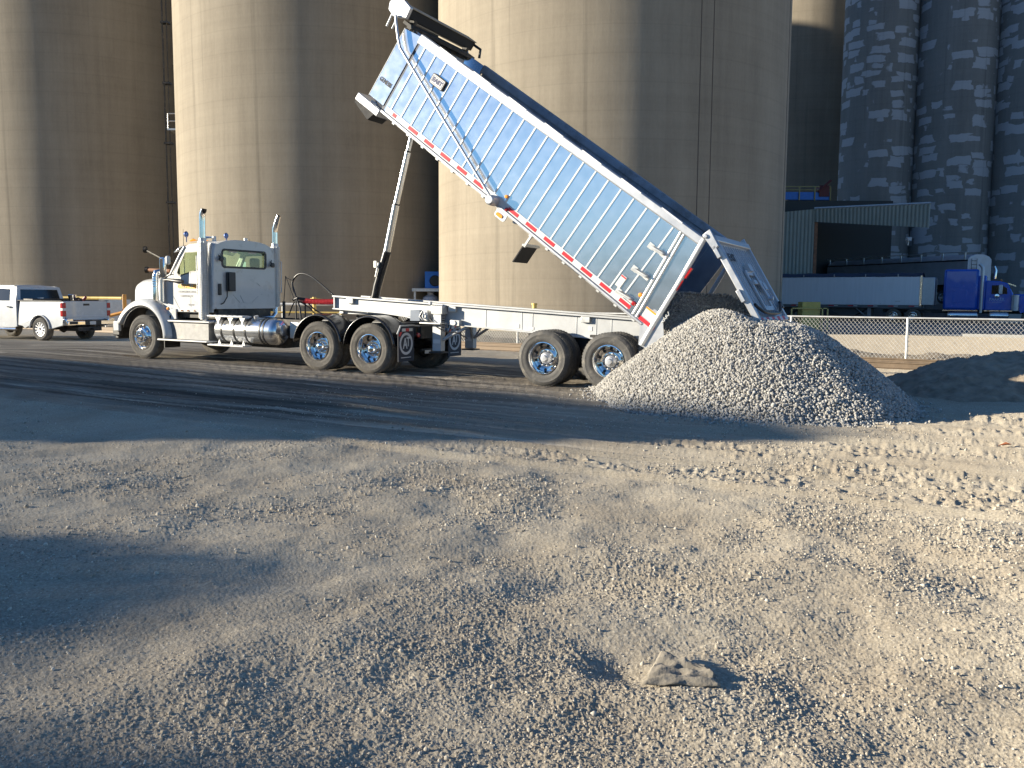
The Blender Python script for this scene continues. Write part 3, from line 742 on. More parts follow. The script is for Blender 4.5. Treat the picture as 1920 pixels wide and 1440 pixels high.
# visor, lamps, horns
g = []
for i in range(4):
    g.append([(.98-.075*i+.05*((j-6)/6)**2, cy+.93*(j-6)/6, 2.70-.045*i-.05*((j-6)/6)**4) for j in range(13)])
P(MB().sheet(g), 'sun_visor', M['chrome'], solid=.012, smooth=60)
for y in (.45, .85, 1.2, 1.55, 1.95):
    P(MB().tube([(1.15, y, 2.79), (1.25, y, 2.81), (1.36, y, 2.80)], [.015, .035, .01], 8), 'roof_lamp', M['amber'])
for x, y in ((1.75, .62), (1.95, 1.42)):
    P(MB().cyl((x, y, 2.76), (x, y, 2.90), .045, seg=12), 'roof_vent', M['alumatte'])
for x, y in ((1.2, .30), (1.8, .95)):
    mb = MB().lathe([(0, -.03), (.05, -.025), (.075, .0), (.06, .03), (0, .04)], (x, y, 2.93), (-1, -.2, 0), 16); mb.cyl((x, y, 2.75), (x, y, 2.9), .012, seg=6)
    P(mb, 'beacon_lamp', M['blower'] if 0 else mat('lamp_back', (.12, .17, .35), .3, .6))
mb = MB().tube([(.62, .75, 1.95), (.60, .75, 2.6), (.60, .75, 3.1)], [.010, .008, .004], 6)
mb.tube([(2.0, 1.5, 2.8), (2.0, 1.5, 3.05)], .004, 5); P(mb, 'antenna', M['plasticdark'])
mb = MB().tube([(1.45, .5, 2.86), (1.75, .5, 2.87), (1.80, .5, 2.87)], [.045, .014, .014], 10); mb.tube([(1.35, .62, 2.86), (1.7, .62, 2.87)], [.05, .014], 10)
P(mb, 'air_horn', M['chrome'])
# exhausts
def stack(x, y, zb, near):
    mb = MB(); mb.cyl((x, y, 2.80), (x, y, 3.22), .068, seg=20)
    if near: mb.tube([(x, y, 3.18), (x, y, 3.30), (x+.01, y-.0, 3.38), (x+.05, y, 3.46)], [.069, .069, .068, .066], 18, cap=False)
    else: mb.tube([(x, y, 3.10), (x+.01, y, 3.20), (x+.06, y+.0, 3.34), (x+.13, y, 3.50)], [.069, .069, .066, .055], 18, cap=False)
    st_ = P(mb, 'exhaust_stack', M['chrome'])
    mb = MB(); mb.cyl((x, y, zb), (x, y, 2.82), .085, seg=20); mb.build('muffler', M['alumatte'], st_)
    mb = MB(); n_ = 30
    for k in range(n_):                               # perforated guard: rings and strips
        z = zb+.05+k*(2.7-zb)/n_; mb.tube([(x+.108*C(R(a)), y+.108*S(R(a)), z) for a in range(150, 391, 20)], .0065, 5)
    for a in range(150, 391, 20): mb.tube([(x+.108*C(R(a)), y+.108*S(R(a)), zb+.02), (x+.108*C(R(a)), y+.108*S(R(a)), 2.74)], .0065, 5)
    mb.build('heat_guard', M['galv'], st_)
    if near:
        mb = MB().tube([(x+.055, y, 3.475), (x+.045, y, 3.43), (x+.005, y, 3.36)], [.0661, .0665, .055], 18)
        mb.build('stack_mouth', M['plasticdark'], st_)
stack(1.93, .10, .98, True); stack(2.09, 2.27, 1.25, False)
mb = MB().tube([(1.93, .10, 1.0), (1.95, .14, .92), (2.05, .35, .92), (2.12, .9, .95), (2.14, 1.6, .97), (2.12, 2.12, 1.0), (2.10, 2.25, 1.10), (2.09, 2.27, 1.28)], .055, 12)
P(mb, 'exhaust_crossover', M['alu'])
mb = MB().tube([(2.0, .04, 1.5), (2.0, -.02, 1.52), (2.0, -.02, 2.5), (2.0, .04, 2.52)], .014, 8); mb.tube([(1.82, .1, 1.55), (1.78, .05, 1.58), (1.78, .05, 2.42), (1.82, .1, 2.45)], .013, 8)
mb.tube([(2.16, 2.30, 1.6), (2.2, 2.36, 1.62), (2.2, 2.36, 2.38), (2.16, 2.30, 2.4)], .013, 8)
P(mb, 'grab_handle', M['alumatte'])
# air cleaner / mirror at the hood
mb = MB().tube([(.37, .10, 1.38), (.37, .10, 1.95), (.37, .12, 2.04), (.40, .22, 2.06)], .07, 16)
for k in range(5): mb.cyl((.37, .10, 1.70+k*.06), (.37, .10, 1.715+k*.06), .078)
P(mb, 'air_intake', M['chrome'])
P(MB().tube([(.58, .11, 1.36), (.58, .11, 1.88)], .062, 16), 'intake_pipe', M['alu'])
mb = MB().fbox(lambda a, b, c: (.80+a, -.05+b, 2.15+c), (-.085, -.04, -.24), (.085, .04, .24))
mr = P(mb, 'mirror', M['chrome'], bevel=.03)
MB().fbox(lambda a, b, c: (.95+a, -.03+b, 2.30+c), (-.05, -.05, -.08), (.05, .05, .12)).build('mirror_top', M['white'], mr, bevel=.035)
MB().tube([(.80, -.02, 1.86), (.92, -.03, 1.87), (1.15, -.03, 1.85), (1.30, -.03, 1.835), (1.40, -.02, 1.83)], [.03, .035, .045, .06, .045], 12).build('mirror_arm', M['plasticdark'], mr)
MB().tube([(.84, -.03, 1.9), (.95, .0, 1.98), (.95, .12, 2.0)], .012, 8).build('mirror_bracket', M['plasticdark'], mr)
mb = MB().fbox(lambda a, b, c: (.80+a, 2.45+b, 2.15+c), (-.05, -.1, -.24), (.05, .1, .24)); mb.tube([(.8, 2.4, 1.9), (.9, 2.2, 1.85)], .02, 8); P(mb, 'mirror', M['chrome'], bevel=.03)
mb = MB().tube([(-.35, .45, 1.80), (-.42, .2, 2.18), (-.50, -.05, 2.27)], .010, 6); mb.lathe([(0, -.02), (.05, -.015), (.06, .02)], (-.50, -.05, 2.27), (1, 0, .2), 14)
# rear panel fittings
mb = MB().box((2.16, .56, 1.63), (2.26, .77, 2.07)); P(mb, 'battery_cover', M['plasticdark'], bevel=.012)
mb = MB().tube([(2.20, .58, 2.05), (2.22, .54, 2.03), (2.22, .54, 1.75), (2.22, .53, 1.50), (2.22, .42, 1.36), (2.20, .35, 1.33)], .014, 8); P(mb, 'air_line', M['plasticdark'])
mb = MB().box((2.16, .31, 1.54), (2.19, .40, 1.80)); P(mb, 'vent_grille', M['plasticdark'], bevel=.012)
for y, z in ((.36, 2.36), (2.02, 2.28)):
    mb = MB().lathe([(0, .05), (.05, .055), (.062, .05), (.05, .0), (0, -.02)], (2.20, y, z), (1, 0, 0), 18); mb.cyl((2.15, y, z+.1), (2.2, y, z), .012); mb.cyl((2.2, y, z), (2.2, y, z+.13), .008)
    P(mb, 'work_lamp', M['plasticdark'])
for y0 in (.70, 1.32): P(MB().box((2.118, y0, 2.53), (2.13, y0+.25, 2.575)), 'sun_strip', M['label'])
# door lettering
fd_ = lambda u, v, w: (1.22+u, .186-w, 1.72+v)
t = text_mb('GETMILLER', .125, lambda u, v, w: fd_(u+.10, v+.0, w), bold=.006, sx=1.0); t.build('door_lettering', M['orangeink'], cab)
t = text_mb('CONSTRUCTION', .075, lambda u, v, w: fd_(u+.10, v-.12, w)); t2 = text_mb('CANTON, SC', .07, lambda u, v, w: fd_(u+.08, v-.22, w)); t.add(t2.v, t2.f)
t2 = text_mb('US DOT', .05, lambda u, v, w: fd_(u+.22, v-.42, w)); t.add(t2.v, t2.f); t.build('door_lettering', M['greyink'], cab)
# sill with marker lamps
mb = MB().box((.72, .17, 1.13), (1.86, .24, 1.20)); P(mb, 'door_sill', M['white'], bevel=.01)
for x in (.95, 1.15, 1.35, 1.56): P(MB().tube([(x-.03, .165, 1.165), (x, .155, 1.165), (x+.03, .165, 1.165)], [.008, .018, .008], 8), 'marker_lamp', M['amber'])
P(MB().lathe([(0, -.03), (.03, -.02), (.04, .01)], (.72, .14, 1.20), (0, 1, 0), 14), 'marker_lamp', M['amber'])
# tool box and steps
mb = MB().box((.62, .10, .50), (2.06, .62, .90)); mb.box((.62, .098, .505), (.64, .10, .895))
bx = P(mb, 'battery_box', M['toolbox'], bevel=.025)
mb = MB().box((.56, .04, .90), (2.14, .64, .935)); mb.box((.52, -.02, .455), (2.12, .60, .49)); mb.build('step', M['label'], bx, bevel=.008)
# fuel tank
mb = MB(); tc_ = (.0, .37, .76)
mb.lathe([(0, 2.18), (.18, 2.20), (.27, 2.24), (.30, 2.30), (.30, 3.88), (.292, 3.94), (.24, 4.01), (.16, 4.045), (0, 4.06)], (0, .36, .755), (1, 0, 0), 40)
tk = P(mb, 'fuel_tank', M['alu'], smooth=50)
mb = MB()
for x in (2.48, 2.86, 3.20, 3.62, 3.72): mb.lathe([(.301, -.022), (.309, -.02), (.309, .02), (.301, .022)], (x, .36, .755), (1, 0, 0), 40)
mb.build('tank_strap', M['plasticdark'], tk)
mb = MB()
for z0, z1 in ((1.055, 1.085), (.40, .43)):
    mb.box((2.14, -.02, z0), (3.22, .26, z1))
    for k in range(7): mb.box((2.18+k*.15, .0, z1), (2.28+k*.15, .24, z1+.008))
mb.build('step', M['label'], tk, bevel=.005)
mb = MB()
for x in (2.45, 2.82, 3.18):
    mb.plate([(x-.09, 1.055), (x+.09, 1.055), (x+.02, .95), (x+.02, .90), (x-.02, .90), (x-.02, .95)], lambda u, v, w: (u, .02+w, v), -.01, .01)
    mb.plate([(x-.05, .43), (x+.05, .43), (x, .55)], lambda u, v, w: (u, .05+w, v), -.01, .01)
mb.build('step_bracket', M['galv'], tk)
MB().cyl((3.42, .22, 1.0), (3.42, .19, 1.10), .05).build('filler_cap', M['alumatte'], tk)
P(MB().box((4.16, .45, .62), (4.42, .80, .98)), 'valve_box', M['galv'], bevel=.01)
# air lines mast, hoses
mb = MB(); mb.tube([(3.50, 1.0, 1.0), (3.50, 1.0, 1.42)], .035, 8); mb.tube([(3.50, 1.0, 1.4), (3.56, 1.0, 2.0)], .009, 6); mb.tube([(3.56, 1.0, 2.0), (3.82, 1.0, 1.45)], .006, 6); mb.tube([(3.56, 1.0, 1.97), (3.75, 1.0, 1.90)], .006, 6)
mb.tube([(3.86, 1.0, 1.0), (3.86, 1.0, 1.45)], .018, 8); mb.tube([(4.0, 1.15, 1.0), (4.0, 1.15, 1.45)], .018, 8); mb.tube([(3.78, 1.0, 1.46), (3.9, 1.0, 1.50), (4.04, 1.1, 1.48)], .03, 8)
P(mb, 'hose_mast', M['plasticdark'])
def cr(pts, n=8):
    pts = [Vector(p) for p in pts]; out_ = []; q = [pts[0]]+pts+[pts[-1]]
    for i in range(1, len(q)-2):
        for k in range(n):
            t_ = k/n; a_, b_, c_, d_ = q[i-1:i+3]
            out_.append(.5*((2*b_)+(-a_+c_)*t_+(2*a_-5*b_+4*c_-d_)*t_*t_+(-a_+3*b_-3*c_+d_)*t_**3))
    return out_+[pts[-1]]
P(MB().tube(cr([(4.0, 1.0, .98), (3.97, 1.0, 1.28), (3.83, 1.0, 1.60), (3.76, 1.0, 1.85), (3.90, 1.0, 2.02), (4.10, 1.0, 2.05), (4.35, 1.0, 1.97), (4.65, 1.0, 1.78), (5.02, 1.0, 1.53), (5.3, 1.05, 1.42)]), .022, 10), 'hydraulic_hose', M['plasticdark'])
sp_ = [(3.9+1.05*k/260, 1.12+.055*C(k*.62), 1.45+.055*S(k*.62)-.02*S(PI*k/260)) for k in range(261)]
mb = MB().tube(sp_, .011, 6); mb.tube(cr([(4.95, 1.12, 1.45), (5.1, 1.12, 1.43), (5.3, 1.15, 1.40)]), .012, 6); P(mb, 'coiled_air_hose', M['hosered'])
P(MB().tube(cr([(3.9, 1.3, 1.44), (4.2, 1.3, 1.22), (4.6, 1.3, 1.12), (5.0, 1.28, 1.22), (5.25, 1.25, 1.35)]), .016, 8), 'electric_cable', M['plasticdark'])
P(MB().tube(cr([(3.6, 1.05, 1.1), (3.75, 1.05, 1.38), (3.9, 1.05, 1.42), (4.15, 1.1, 1.3), (4.3, 1.2, 1.1)]), .014, 8), 'air_line', M['plasticdark'])
# fifth wheel
mb = MB().lathe([(0, -.03), (.42, -.03), (.46, 0), (.42, .03), (0, .03)], (5.95, 1.25, 1.17), (0, 0, 1), 32); mb.box((5.6, .95, 1.0), (6.3, 1.55, 1.15)); P(mb, 'fifth_wheel', FR)
P(MB().box((4.5, .83, 1.02), (6.9, 1.68, 1.035)), 'deck_plate', M['toolbox'])
# quarter fenders over the drive axles
for xc in (5.30, 6.638):
    for y0, y1 in ((-.03, .62), (1.90, 2.53)):
        g = []
        for k in range(29):
            a = R(176-(176-4)*k/28); rr_ = .645
            row = []
            for y, dr in ((y0, -.035), (y0+.012, -.006), (y0+.05, .0), (y0+.10, -.006), (y0+.2, .003), ((y0+y1)/2, -.004), (y1-.15, .003), (y1-.04, .0), (y1, -.03)):
                row.append((xc+C(a)*(rr_+dr), y, .545+S(a)*(rr_+dr)))
            g.append(row)
        P(MB().sheet(g), 'quarter_fender', M['blackpaint'], smooth=60, solid=.008)
    mb = MB(); mb.cyl((xc-.05, .5, 1.17), (xc-.05, .85, 1.0), .025); mb.cyl((xc+.15, 1.68, 1.0), (xc+.15, 2.1, 1.16), .025); P(mb, 'fender_bracket', M['galv'])
# mud flaps with the round emblem
def mudflap(y0, sg):
    mb = MB().plate([(y0, .28), (y0+.56, .28), (y0+.56, .99), (y0+.10, .99), (y0-.01, .86)] if sg == 1 else [(y0, .28), (y0+.56, .28), (y0+.57, .86), (y0+.46, .99), (y0, .99)], lambda u, v, w: (7.34+w, u, v), 0, .014)
    fl = P(mb, 'mud_flap', M['flap'])
    c0 = y0+.27; mb = MB()
    ring = [(c0+.235*C(2*PI*k/36), .64+.225*S(2*PI*k/36)) for k in range(36)]; hole = [(c0+.18*C(2*PI*k/36), .64+.172*S(2*PI*k/36)) for k in range(36)]
    mb.plate(ring, lambda u, v, w: (7.357+w, u, v), 0, .002, [hole])
    t = text_mb('A', .30, lambda u, v, w: (7.358+w, c0-.035+u*.75, .635+v), bold=.008); mb.add(t.v, t.f)
    t = text_mb('T', .26, lambda u, v, w: (7.358+w, c0+.075+u*.75, .67+v), bold=.008); mb.add(t.v, t.f)
    mb.box((7.355, c0-.18, .352), (7.358, c0+.18, .368))
    mb.build('round_emblem', M['flapw'], fl)
    mb = MB().box((7.355, y0+.12, .89), (7.359, y0+.50, .95)); mb.build('reflective_strip', M['whitetape'], fl)
    mb = MB().box((7.3595, y0+.25, .891), (7.362, y0+.37, .949)); mb.plate([(y0+.0, .80), (y0+.07, .80), (y0+.13, .88), (y0+.05, .88)], lambda u, v, w: (7.355+w, u, v), 0, .003)
    mb.build('red_strip', M['red'], fl)
    mb = MB().tube([(7.34, y0-.02, .84), (7.34, y0+.09, 1.0), (7.34, y0+.52, 1.005), (7.3, .85 if sg == 1 else 1.65, .98)], .018, 8); mb.build('flap_hanger', M['galv'], fl)
mudflap(.02, 1); mudflap(1.93, -1)
mb = MB().box((7.26, .86, .72), (7.34, 1.64, .98)); mb.box((7.30, .9, .45), (7.34, 1.6, .50)); P(mb, 'rear_crossmember', FR)
for y in (.72, 1.72): P(MB().lathe([(0, .03), (.045, .025), (.055, 0)], (7.36, y, .80), (1, 0, 0), 16), 'tail_lamp', M['redlamp'])
P(MB().box((7.36, .98, .40), (7.365, 1.2, .47)), 'small_plate', M['label'])
wheel(tr, 'steer', 0, 0, .515, True, rot=.3); wheel(tr, 'steer', 0, 2.45, .515, False)
for i, x in enumerate((5.30, 6.638)): wheel(tr, 'drive', x, 0, .515, True, True, rot=.2+i); wheel(tr, 'drive', x, 2.50, .515, False, True)

# ================================================================ DUMP TRAILER
OFF = Vector((8.0, 1.25, 0))
tl = thing('dump_trailer', 'silver end dump trailer with its ribbed polished bed raised high over the gravel', 'dump trailer', TM @ Matrix.Translation(OFF))
def Q(mb, name, mats, parent=None, **k): return mb.build(name, mats, parent or tl, off=OFF, **k)
def ztop(x): return 1.56-(x-5.2)*.0447
def zbot(x): return 1.06-(x-7.9)*.043
mb = MB()
for y in (.72, 1.74):
    sgn = -1 if y < 1 else 1
    web = [(5.22, ztop(5.22)), (12.3, ztop(12.3)), (12.45, 1.10), (12.2, .90), (11.4, .88), (7.95, zbot(7.95)), (7.5, 1.10), (7.1, 1.18), (6.5, 1.24), (5.22, 1.30)]
    mb.plate(web, lambda u, v, w: (u, y+w, v), 0, .03)
    top_ = [(5.18, ztop(5.18)+.022), (12.3, ztop(12.3)+.022), (12.3, ztop(12.3)-.01), (5.18, ztop(5.18)-.01)]
    mb.plate(top_, lambda u, v, w: (u, y+w, v), -.075, .105)
    b_ = [(5.18, 1.31), (6.5, 1.25), (7.1, 1.19), (7.5, 1.11), (7.95, zbot(7.95)+.012), (11.4, .892), (12.2, .912), (12.2, .885), (11.4, .865), (7.95, zbot(7.95)-.012), (7.48, 1.085), (7.08, 1.165), (6.48, 1.225), (5.18, 1.285)]
    mb.plate(b_, lambda u, v, w: (u, y+w, v), -.065, .095)
    for x in (8.95, 9.75, 9.98, 10.9, 11.3, 11.6): mb.box((x, y-.006, zbot(x)+.012), (x+.018, y, ztop(x)-.01))
    mb.box((5.2, y-.05, 1.31), (5.23, y+.08, ztop(5.2)))
for x in (5.3, 7.4, 8.8, 10.2, 12.1): mb.box((x, .75, 1.2), (x+.1, 1.74, 1.3))
bm_ = Q(mb, 'main_frame', M['alubeam'], bevel=.004)
mb = MB()
for x in (5.55, 8.12, 11.02): mb.box((x, .655, ztop(x)-.13), (x+.18, .72, ztop(x)-.015))
mb.build('bed_rest', M['galv'], bm_, off=OFF, bevel=.01)
mb = MB().cyl((5.95, 1.25, 1.20), (5.95, 1.25, 1.32), .08); mb.box((5.25, .8, 1.19), (6.7, 1.7, 1.21)); Q(mb, 'coupler_plate', M['alubeam'])
mb = MB()
for x, w_ in ((9.62, .07), (11.15, .06)): mb.plate([(x, 1.02), (x+w_+.02, 1.02), (x+w_+.02, 1.10), (x, 1.11)], lambda u, v, w: (u, .716+w, v), -.003, 0)
mb.box((9.9, .712, 1.0), (10.02, .716, 1.05)); Q(mb, 'warning_label', M['label'])
# suspension
mb = MB()
for x in (10.56, 11.83):
    mb.cyl((x, .4, .50), (x, 2.1, .50), .065)
    for y in (.66, 1.76): mb.box((x-.6, y, .50), (x+.15, y+.08, .60)); mb.box((x-.62, y, .55), (x-.5, y+.08, .95)); mb.cyl((x+.15, y+.04, .58), (x+.15, y+.04, .86), .12)
mb.box((9.9, .8, .68), (12.2, 1.66, .88))
Q(mb, 'suspension', FR)
for i, x in enumerate((10.56, 11.83)): 
    for nr, y in ((True, 0), (False, 2.50)):
        w_ = wheel(tl, 'trailer', x-OFF.x, y-OFF.y, .515, nr, True, rot=.5*i+.1)
# landing gear
for y in (.60, 1.90):
    mb = MB().box((7.84, y-.08, .50), (8.04, y+.08, 1.30)); lg = Q(mb, 'landing_leg', M['alubeam'], bevel=.006)
    mb = MB().box((7.79, y-.14, .46), (8.09, y+.14, .49)); mb.build('foot', M['plasticdark'], lg, off=OFF, bevel=.006)
    mb = MB().box((7.86, y-.085, .66), (8.02, y-.081, .74)); mb.build('label_band', M['label'], lg, off=OFF)
    mb = MB().cyl((8.02, y, .72), (8.6, .76 if y < 1 else 1.74, 1.04), .028); mb.cyl((8.02, y, .72), (8.35, .76 if y < 1 else 1.74, 1.05), .02); mb.build('brace', M['alubeam'], lg, off=OFF)
    mb = MB().cyl((8.3, 1.25, 1.03), (7.97, y, .68), .028); mb.build('brace', M['galv'], lg, off=OFF)
    mb = MB().box((7.80, y-.1, 1.25), (8.08, y+.12, 1.42)); mb.build('gear_box', M['galv'], lg, off=OFF, bevel=.01)
    for k in range(7): pass
mb = MB()
for k in range(8): mb.box((8.042, .55, .98+k*.045), (8.05, .65, 1.0+k*.045))
Q(mb, 'height_mark', M['ink'])
mb = MB().box((7.36, .42, 1.10), (7.60, .60, 1.32)); Q(mb, 'valve_cabinet', M['greybox'], bevel=.008)
mb = MB().box((7.63, .46, 1.12), (7.75, .62, 1.32)); mb.cyl((7.68, .44, 1.2), (7.68, .5, 1.2), .05); mb.box((7.6, .4, 1.05), (8.1, .72, 1.08)); mb.tube([(7.65, .42, 1.3), (7.6, .40, 1.2), (7.68, .4, 1.12)], .012, 6)
Q(mb, 'valve_block', M['galv'], bevel=.004)
mb = MB().box((8.2, .60, 1.02), (8.42, .715, 1.14)); mb.cyl((8.3, .58, 1.08), (8.3, .62, 1.08), .05); Q(mb, 'side_lamp_bracket', M['galv'], bevel=.01)
Q(MB().tube(cr([(7.8, .48, 1.15), (7.95, .44, 1.02), (8.2, .5, .90), (8.4, .55, .89), (8.6, .62, .78)]), .012, 8), 'air_line', M['plasticdark'])
Q(MB().tube([(7.80, .50, 1.44), (7.80, .50, 1.50)], .035, 10), 'grease_cap', M['label'])
Q(MB().lathe([(0, -.012), (.05, -.01), (.052, 0)], (7.90, .51, 1.36), (0, 1, 0), 16), 'round_lamp', M['label'])
# hydraulic cylinder
pts = [(5.90, 1.57), (6.19, 2.52), (6.43, 3.53), (6.73, 4.62), (6.84, 5.02)]
b0 = (5.75, 1.25, 1.18)
hc = Q(MB().tube([b0, (5.90, 1.25, 1.62), (5.94, 1.25, 1.8), (6.19, 1.25, 2.52)], [.10, .095, .095, .095], 20), 'cylinder_barrel', M['blackpaint'])
for i, r_ in ((1, .080), (2, .066), (3, .052)):
    a_, b_ = pts[i], pts[i+1]
    o = MB().cyl((a_[0], 1.25, a_[1]), (b_[0], 1.25, b_[1]), r_, seg=20).build('cylinder_stage', M['steel'], hc, off=OFF)
    d_ = Vector((b_[0]-a_[0], 0, b_[1]-a_[1])).normalized(); A = Vector((a_[0], 1.25, a_[1]))
    MB().cyl(A-d_*.02, A+d_*.03, r_+.012, seg=20).build('cylinder_collar', M['plasticdark'], hc, off=OFF)
mb = MB().box((5.6, .78, 1.3), (5.7, 1.72, 1.42)); mb.cyl((5.98, 1.13, 2.0), (6.06, 1.13, 2.3), .018); mb.box((5.95, 1.10, 2.2), (6.02, 1.16, 2.34)); mb.build('cylinder_mount', M['galv'], hc, off=OFF)

# ---- the bed
AL = R(36.177); BX, BZ = 12.48, 1.22
def bt(a, y, h): return (BX-a*C(AL)+h*S(AL), y, BZ+a*S(AL)+h*C(AL))
def HT(a): return 1.745-.020*a
def U(mb, name, mats, parent=None, **k): return mb.build(name, mats, parent or tl, off=OFF, **k)
# side walls
def sidewall(y0, y1, name, m):
    mb = MB().plate([(.08, .0), (6.80, .0), (6.80, HT(6.8)-.16), (.08, HT(.08)-.14)], lambda u, v, w: bt(u, w, v), y0, y1)
    mb.m = 1
    for k in range(22):
        a = .60+k*.2885
        yy = y0-.016 if y0 < 1 else y1
        for yq in ((y0-.014, y0),) if y0 < 1 else ((y1, y1+.014),):
            mb.fbox(bt, (a-.013, yq[0], .10), (a+.013, yq[1], HT(a)-.165))
    return U(mb, name, m)
sw = sidewall(.02, .06, 'side_wall', [M['alu'], M['ribs']])
fw_ = sidewall(2.44, 2.48, 'side_wall', [M['inneralu'], M['ribs']])
mb = MB()
for k in range(12): mb.fbox(bt, (.5+k*.55, 2.434, .1), (.508+k*.55, 2.44, 1.55))
mb.fbox(bt, (.02, 2.37, .25), (6.7, 2.44, .27)); mb.build('inner_weld', M['alumatte'], fw_, off=OFF)
# rails
for y0, y1 in ((-.025, .10), (2.40, 2.525)):
    mb = MB().plate([(.04, HT(0)), (6.86, HT(6.86)), (6.86, HT(6.86)-.185), (.04, HT(0)-.15)], lambda u, v, w: bt(u, w, v), y0, y1)
    tr_ = U(mb, 'top_rail', M['alumatte'] if y0 < 1 else M['inneralu'], bevel=.02)
mb = MB()
for k in range(7): mb.fbox(bt, (.5+k*.9, -.030, HT(.5+k*.9)-.025), (.95+k*.9, -.024, HT(.5+k*.9)-.005))
U(mb, 'rail_seam', M['ribs'])
for y0, y1 in ((-.015, .10), (2.40, 2.515)):
    mb = MB().fbox(bt, (.02, y0, -.07), (6.84, y1, -.012)); U(mb, 'bottom_rail', M['alumatte'], bevel=.014)
mb = MB().fbox(bt, (.10, .008, -.01), (6.76, .02, .105)); ts = U(mb, 'rub_strip', M['whitetape'])
mb = MB()
for k in range(15):
    a = 6.62-k*.457-.06
    if a < .5: break
    if 3.5 < a < 3.95: continue
    mb.fbox(bt, (a-.25 if k else a-.09, .002, .018), (a if k else a, .008, .082))
mb.build('reflective_tape', M['red'], ts, off=OFF)
# floor
mb = MB().fbox(bt, (.0, .06, -.03), (7.2, 2.44, .0))
for k in range(17): mb.fbox(bt, (.2+k*.42, .12, -.13), (.26+k*.42, 2.38, -.03))
for y in (.80, 1.60): mb.fbox(bt, (.0, y, -.26), (6.9, y+.08, -.13))
U(mb, 'bed_floor', M['alubeam'])
# cove at floor edge inside
mb = MB().plate([(0, 0), (.26, 0), (0, .26)], lambda u, v, w: bt(w, 2.43-u, v), .02, 6.7); mb.plate([(0, 0), (.26, 0), (0, .26)], lambda u, v, w: bt(w, .07+u, v), .02, 6.7)
U(mb, 'floor_cove', M['inneralu'])
# front bulkhead with rounded corners
pl_ = [(6.84, .045)]+[(6.90+.38*S(R(t)), .425-.38*C(R(t))) for t in range(0, 91, 9)]
full = pl_+[(a, 2.50-y) for a, y in reversed(pl_)]
g = [[bt(a, y, h) for a, y in full] for h in (-.02, .5, 1.0, HT(7.2)-.02)]
fb = U(MB().sheet(g), 'front_bulkhead', M['alu'], smooth=50, solid=.03)
mb = MB().plate([(6.86, .05), (7.27, .05), (7.27, 1.50), (6.86, 1.56)], lambda u, v, w: bt(u, w, v), .012, .03); mb.build('corner_sheet', M['alu'], fb, off=OFF, bevel=.01)
mb = MB().fbox(bt, (6.80, .025, .0), (6.875, .09, HT(6.8)-.19)); U(mb, 'corner_channel', mat('dark_channel', (.05, .055, .07), .5, .5))
mb = MB().fbox(bt, (7.0, -.002, .02), (7.012, .05, 1.52)); 
mb = MB().tube([bt(7.275, .02, .05), bt(7.275, .02, 1.50)], .012, 6); mb.build('corner_bead', M['ribs'], fb, off=OFF)
mb = MB()
for y0, y1, h0, h1 in ((.9, 1.35, 1.1, 1.45), (1.7, 2.2, .9, 1.45)): mb.fbox(bt, (7.19, y0, h0), (7.22, y1, h1))
mb.build('inner_panel', M['alumatte'], fb, off=OFF)
mb = MB().fbox(bt, (6.84, -.03, -.19), (7.50, 2.53, -.03)); U(mb, 'front_beam', M['alumatte'], bevel=.02)
mb = MB().plate([(6.95, -.19), (7.48, -.19), (7.50, -.24), (7.02, -.36)], lambda u, v, w: bt(u, w, v), .0, .5); U(mb, 'splash_guard', M['tarp'])
U(MB().lathe([(0, -.02), (.028, -.015), (.035, .01)], bt(7.30, .30, .14), (-.6, -.8, .2), 12), 'corner_lamp', M['amber'])
# tarp housing across the front
mb = MB().plate([(7.38, 1.66), (7.62, 1.60), (7.74, 1.66), (7.78, 1.76), (7.60, 1.86), (7.38, 1.86)], lambda u, v, w: bt(u, w, v), .02, 2.52)
th_ = U(mb, 'tarp_housing', M['tarp'], bevel=.015)
mb = MB().fbox(bt, (7.36, .02, 1.86), (7.62, 2.52, 1.875)); mb.build('housing_lid', M['rust'] if 0 else mat('weathered_lid', (.30, .26, .20), .6, .2), th_, off=OFF)
mb = MB().plate([(7.30, 1.66), (7.60, 1.54), (7.78, 1.60), (7.84, 1.74), (7.74, 1.88), (7.52, 1.92), (7.32, 1.88)], lambda u, v, w: bt(u, w, v), -.06, .02); mb.build('housing_end', M['alumatte'], th_, off=OFF, bevel=.02)
mb = MB().cyl(bt(7.66, -.03, 1.58), bt(7.64, -.03, 1.32), .022); mb.cyl(bt(7.56, .02, 1.56), bt(7.54, .02, 1.34), .022); mb.build('housing_stub', M['alumatte'], th_, off=OFF)
mb = MB().fbox(bt, (7.16, .06, HT(7)-.06), (7.42, 2.44, HT(7)+.0)); mb.fbox(bt, (7.3, .2, 1.5), (7.4, .3, 1.7)); mb.fbox(bt, (7.3, 2.2, 1.5), (7.4, 2.3, 1.7)); mb.build('housing_bracket', M['frame'], th_, off=OFF)
# rolled tarp end + bracket at far side
mb = MB().tube([bt(7.42, 2.50, 1.80), bt(7.22, 2.56, 1.80), bt(7.14, 2.56, 1.64)], .03, 8); mb.build('far_arm', M['plasticdark'], th_, off=OFF)
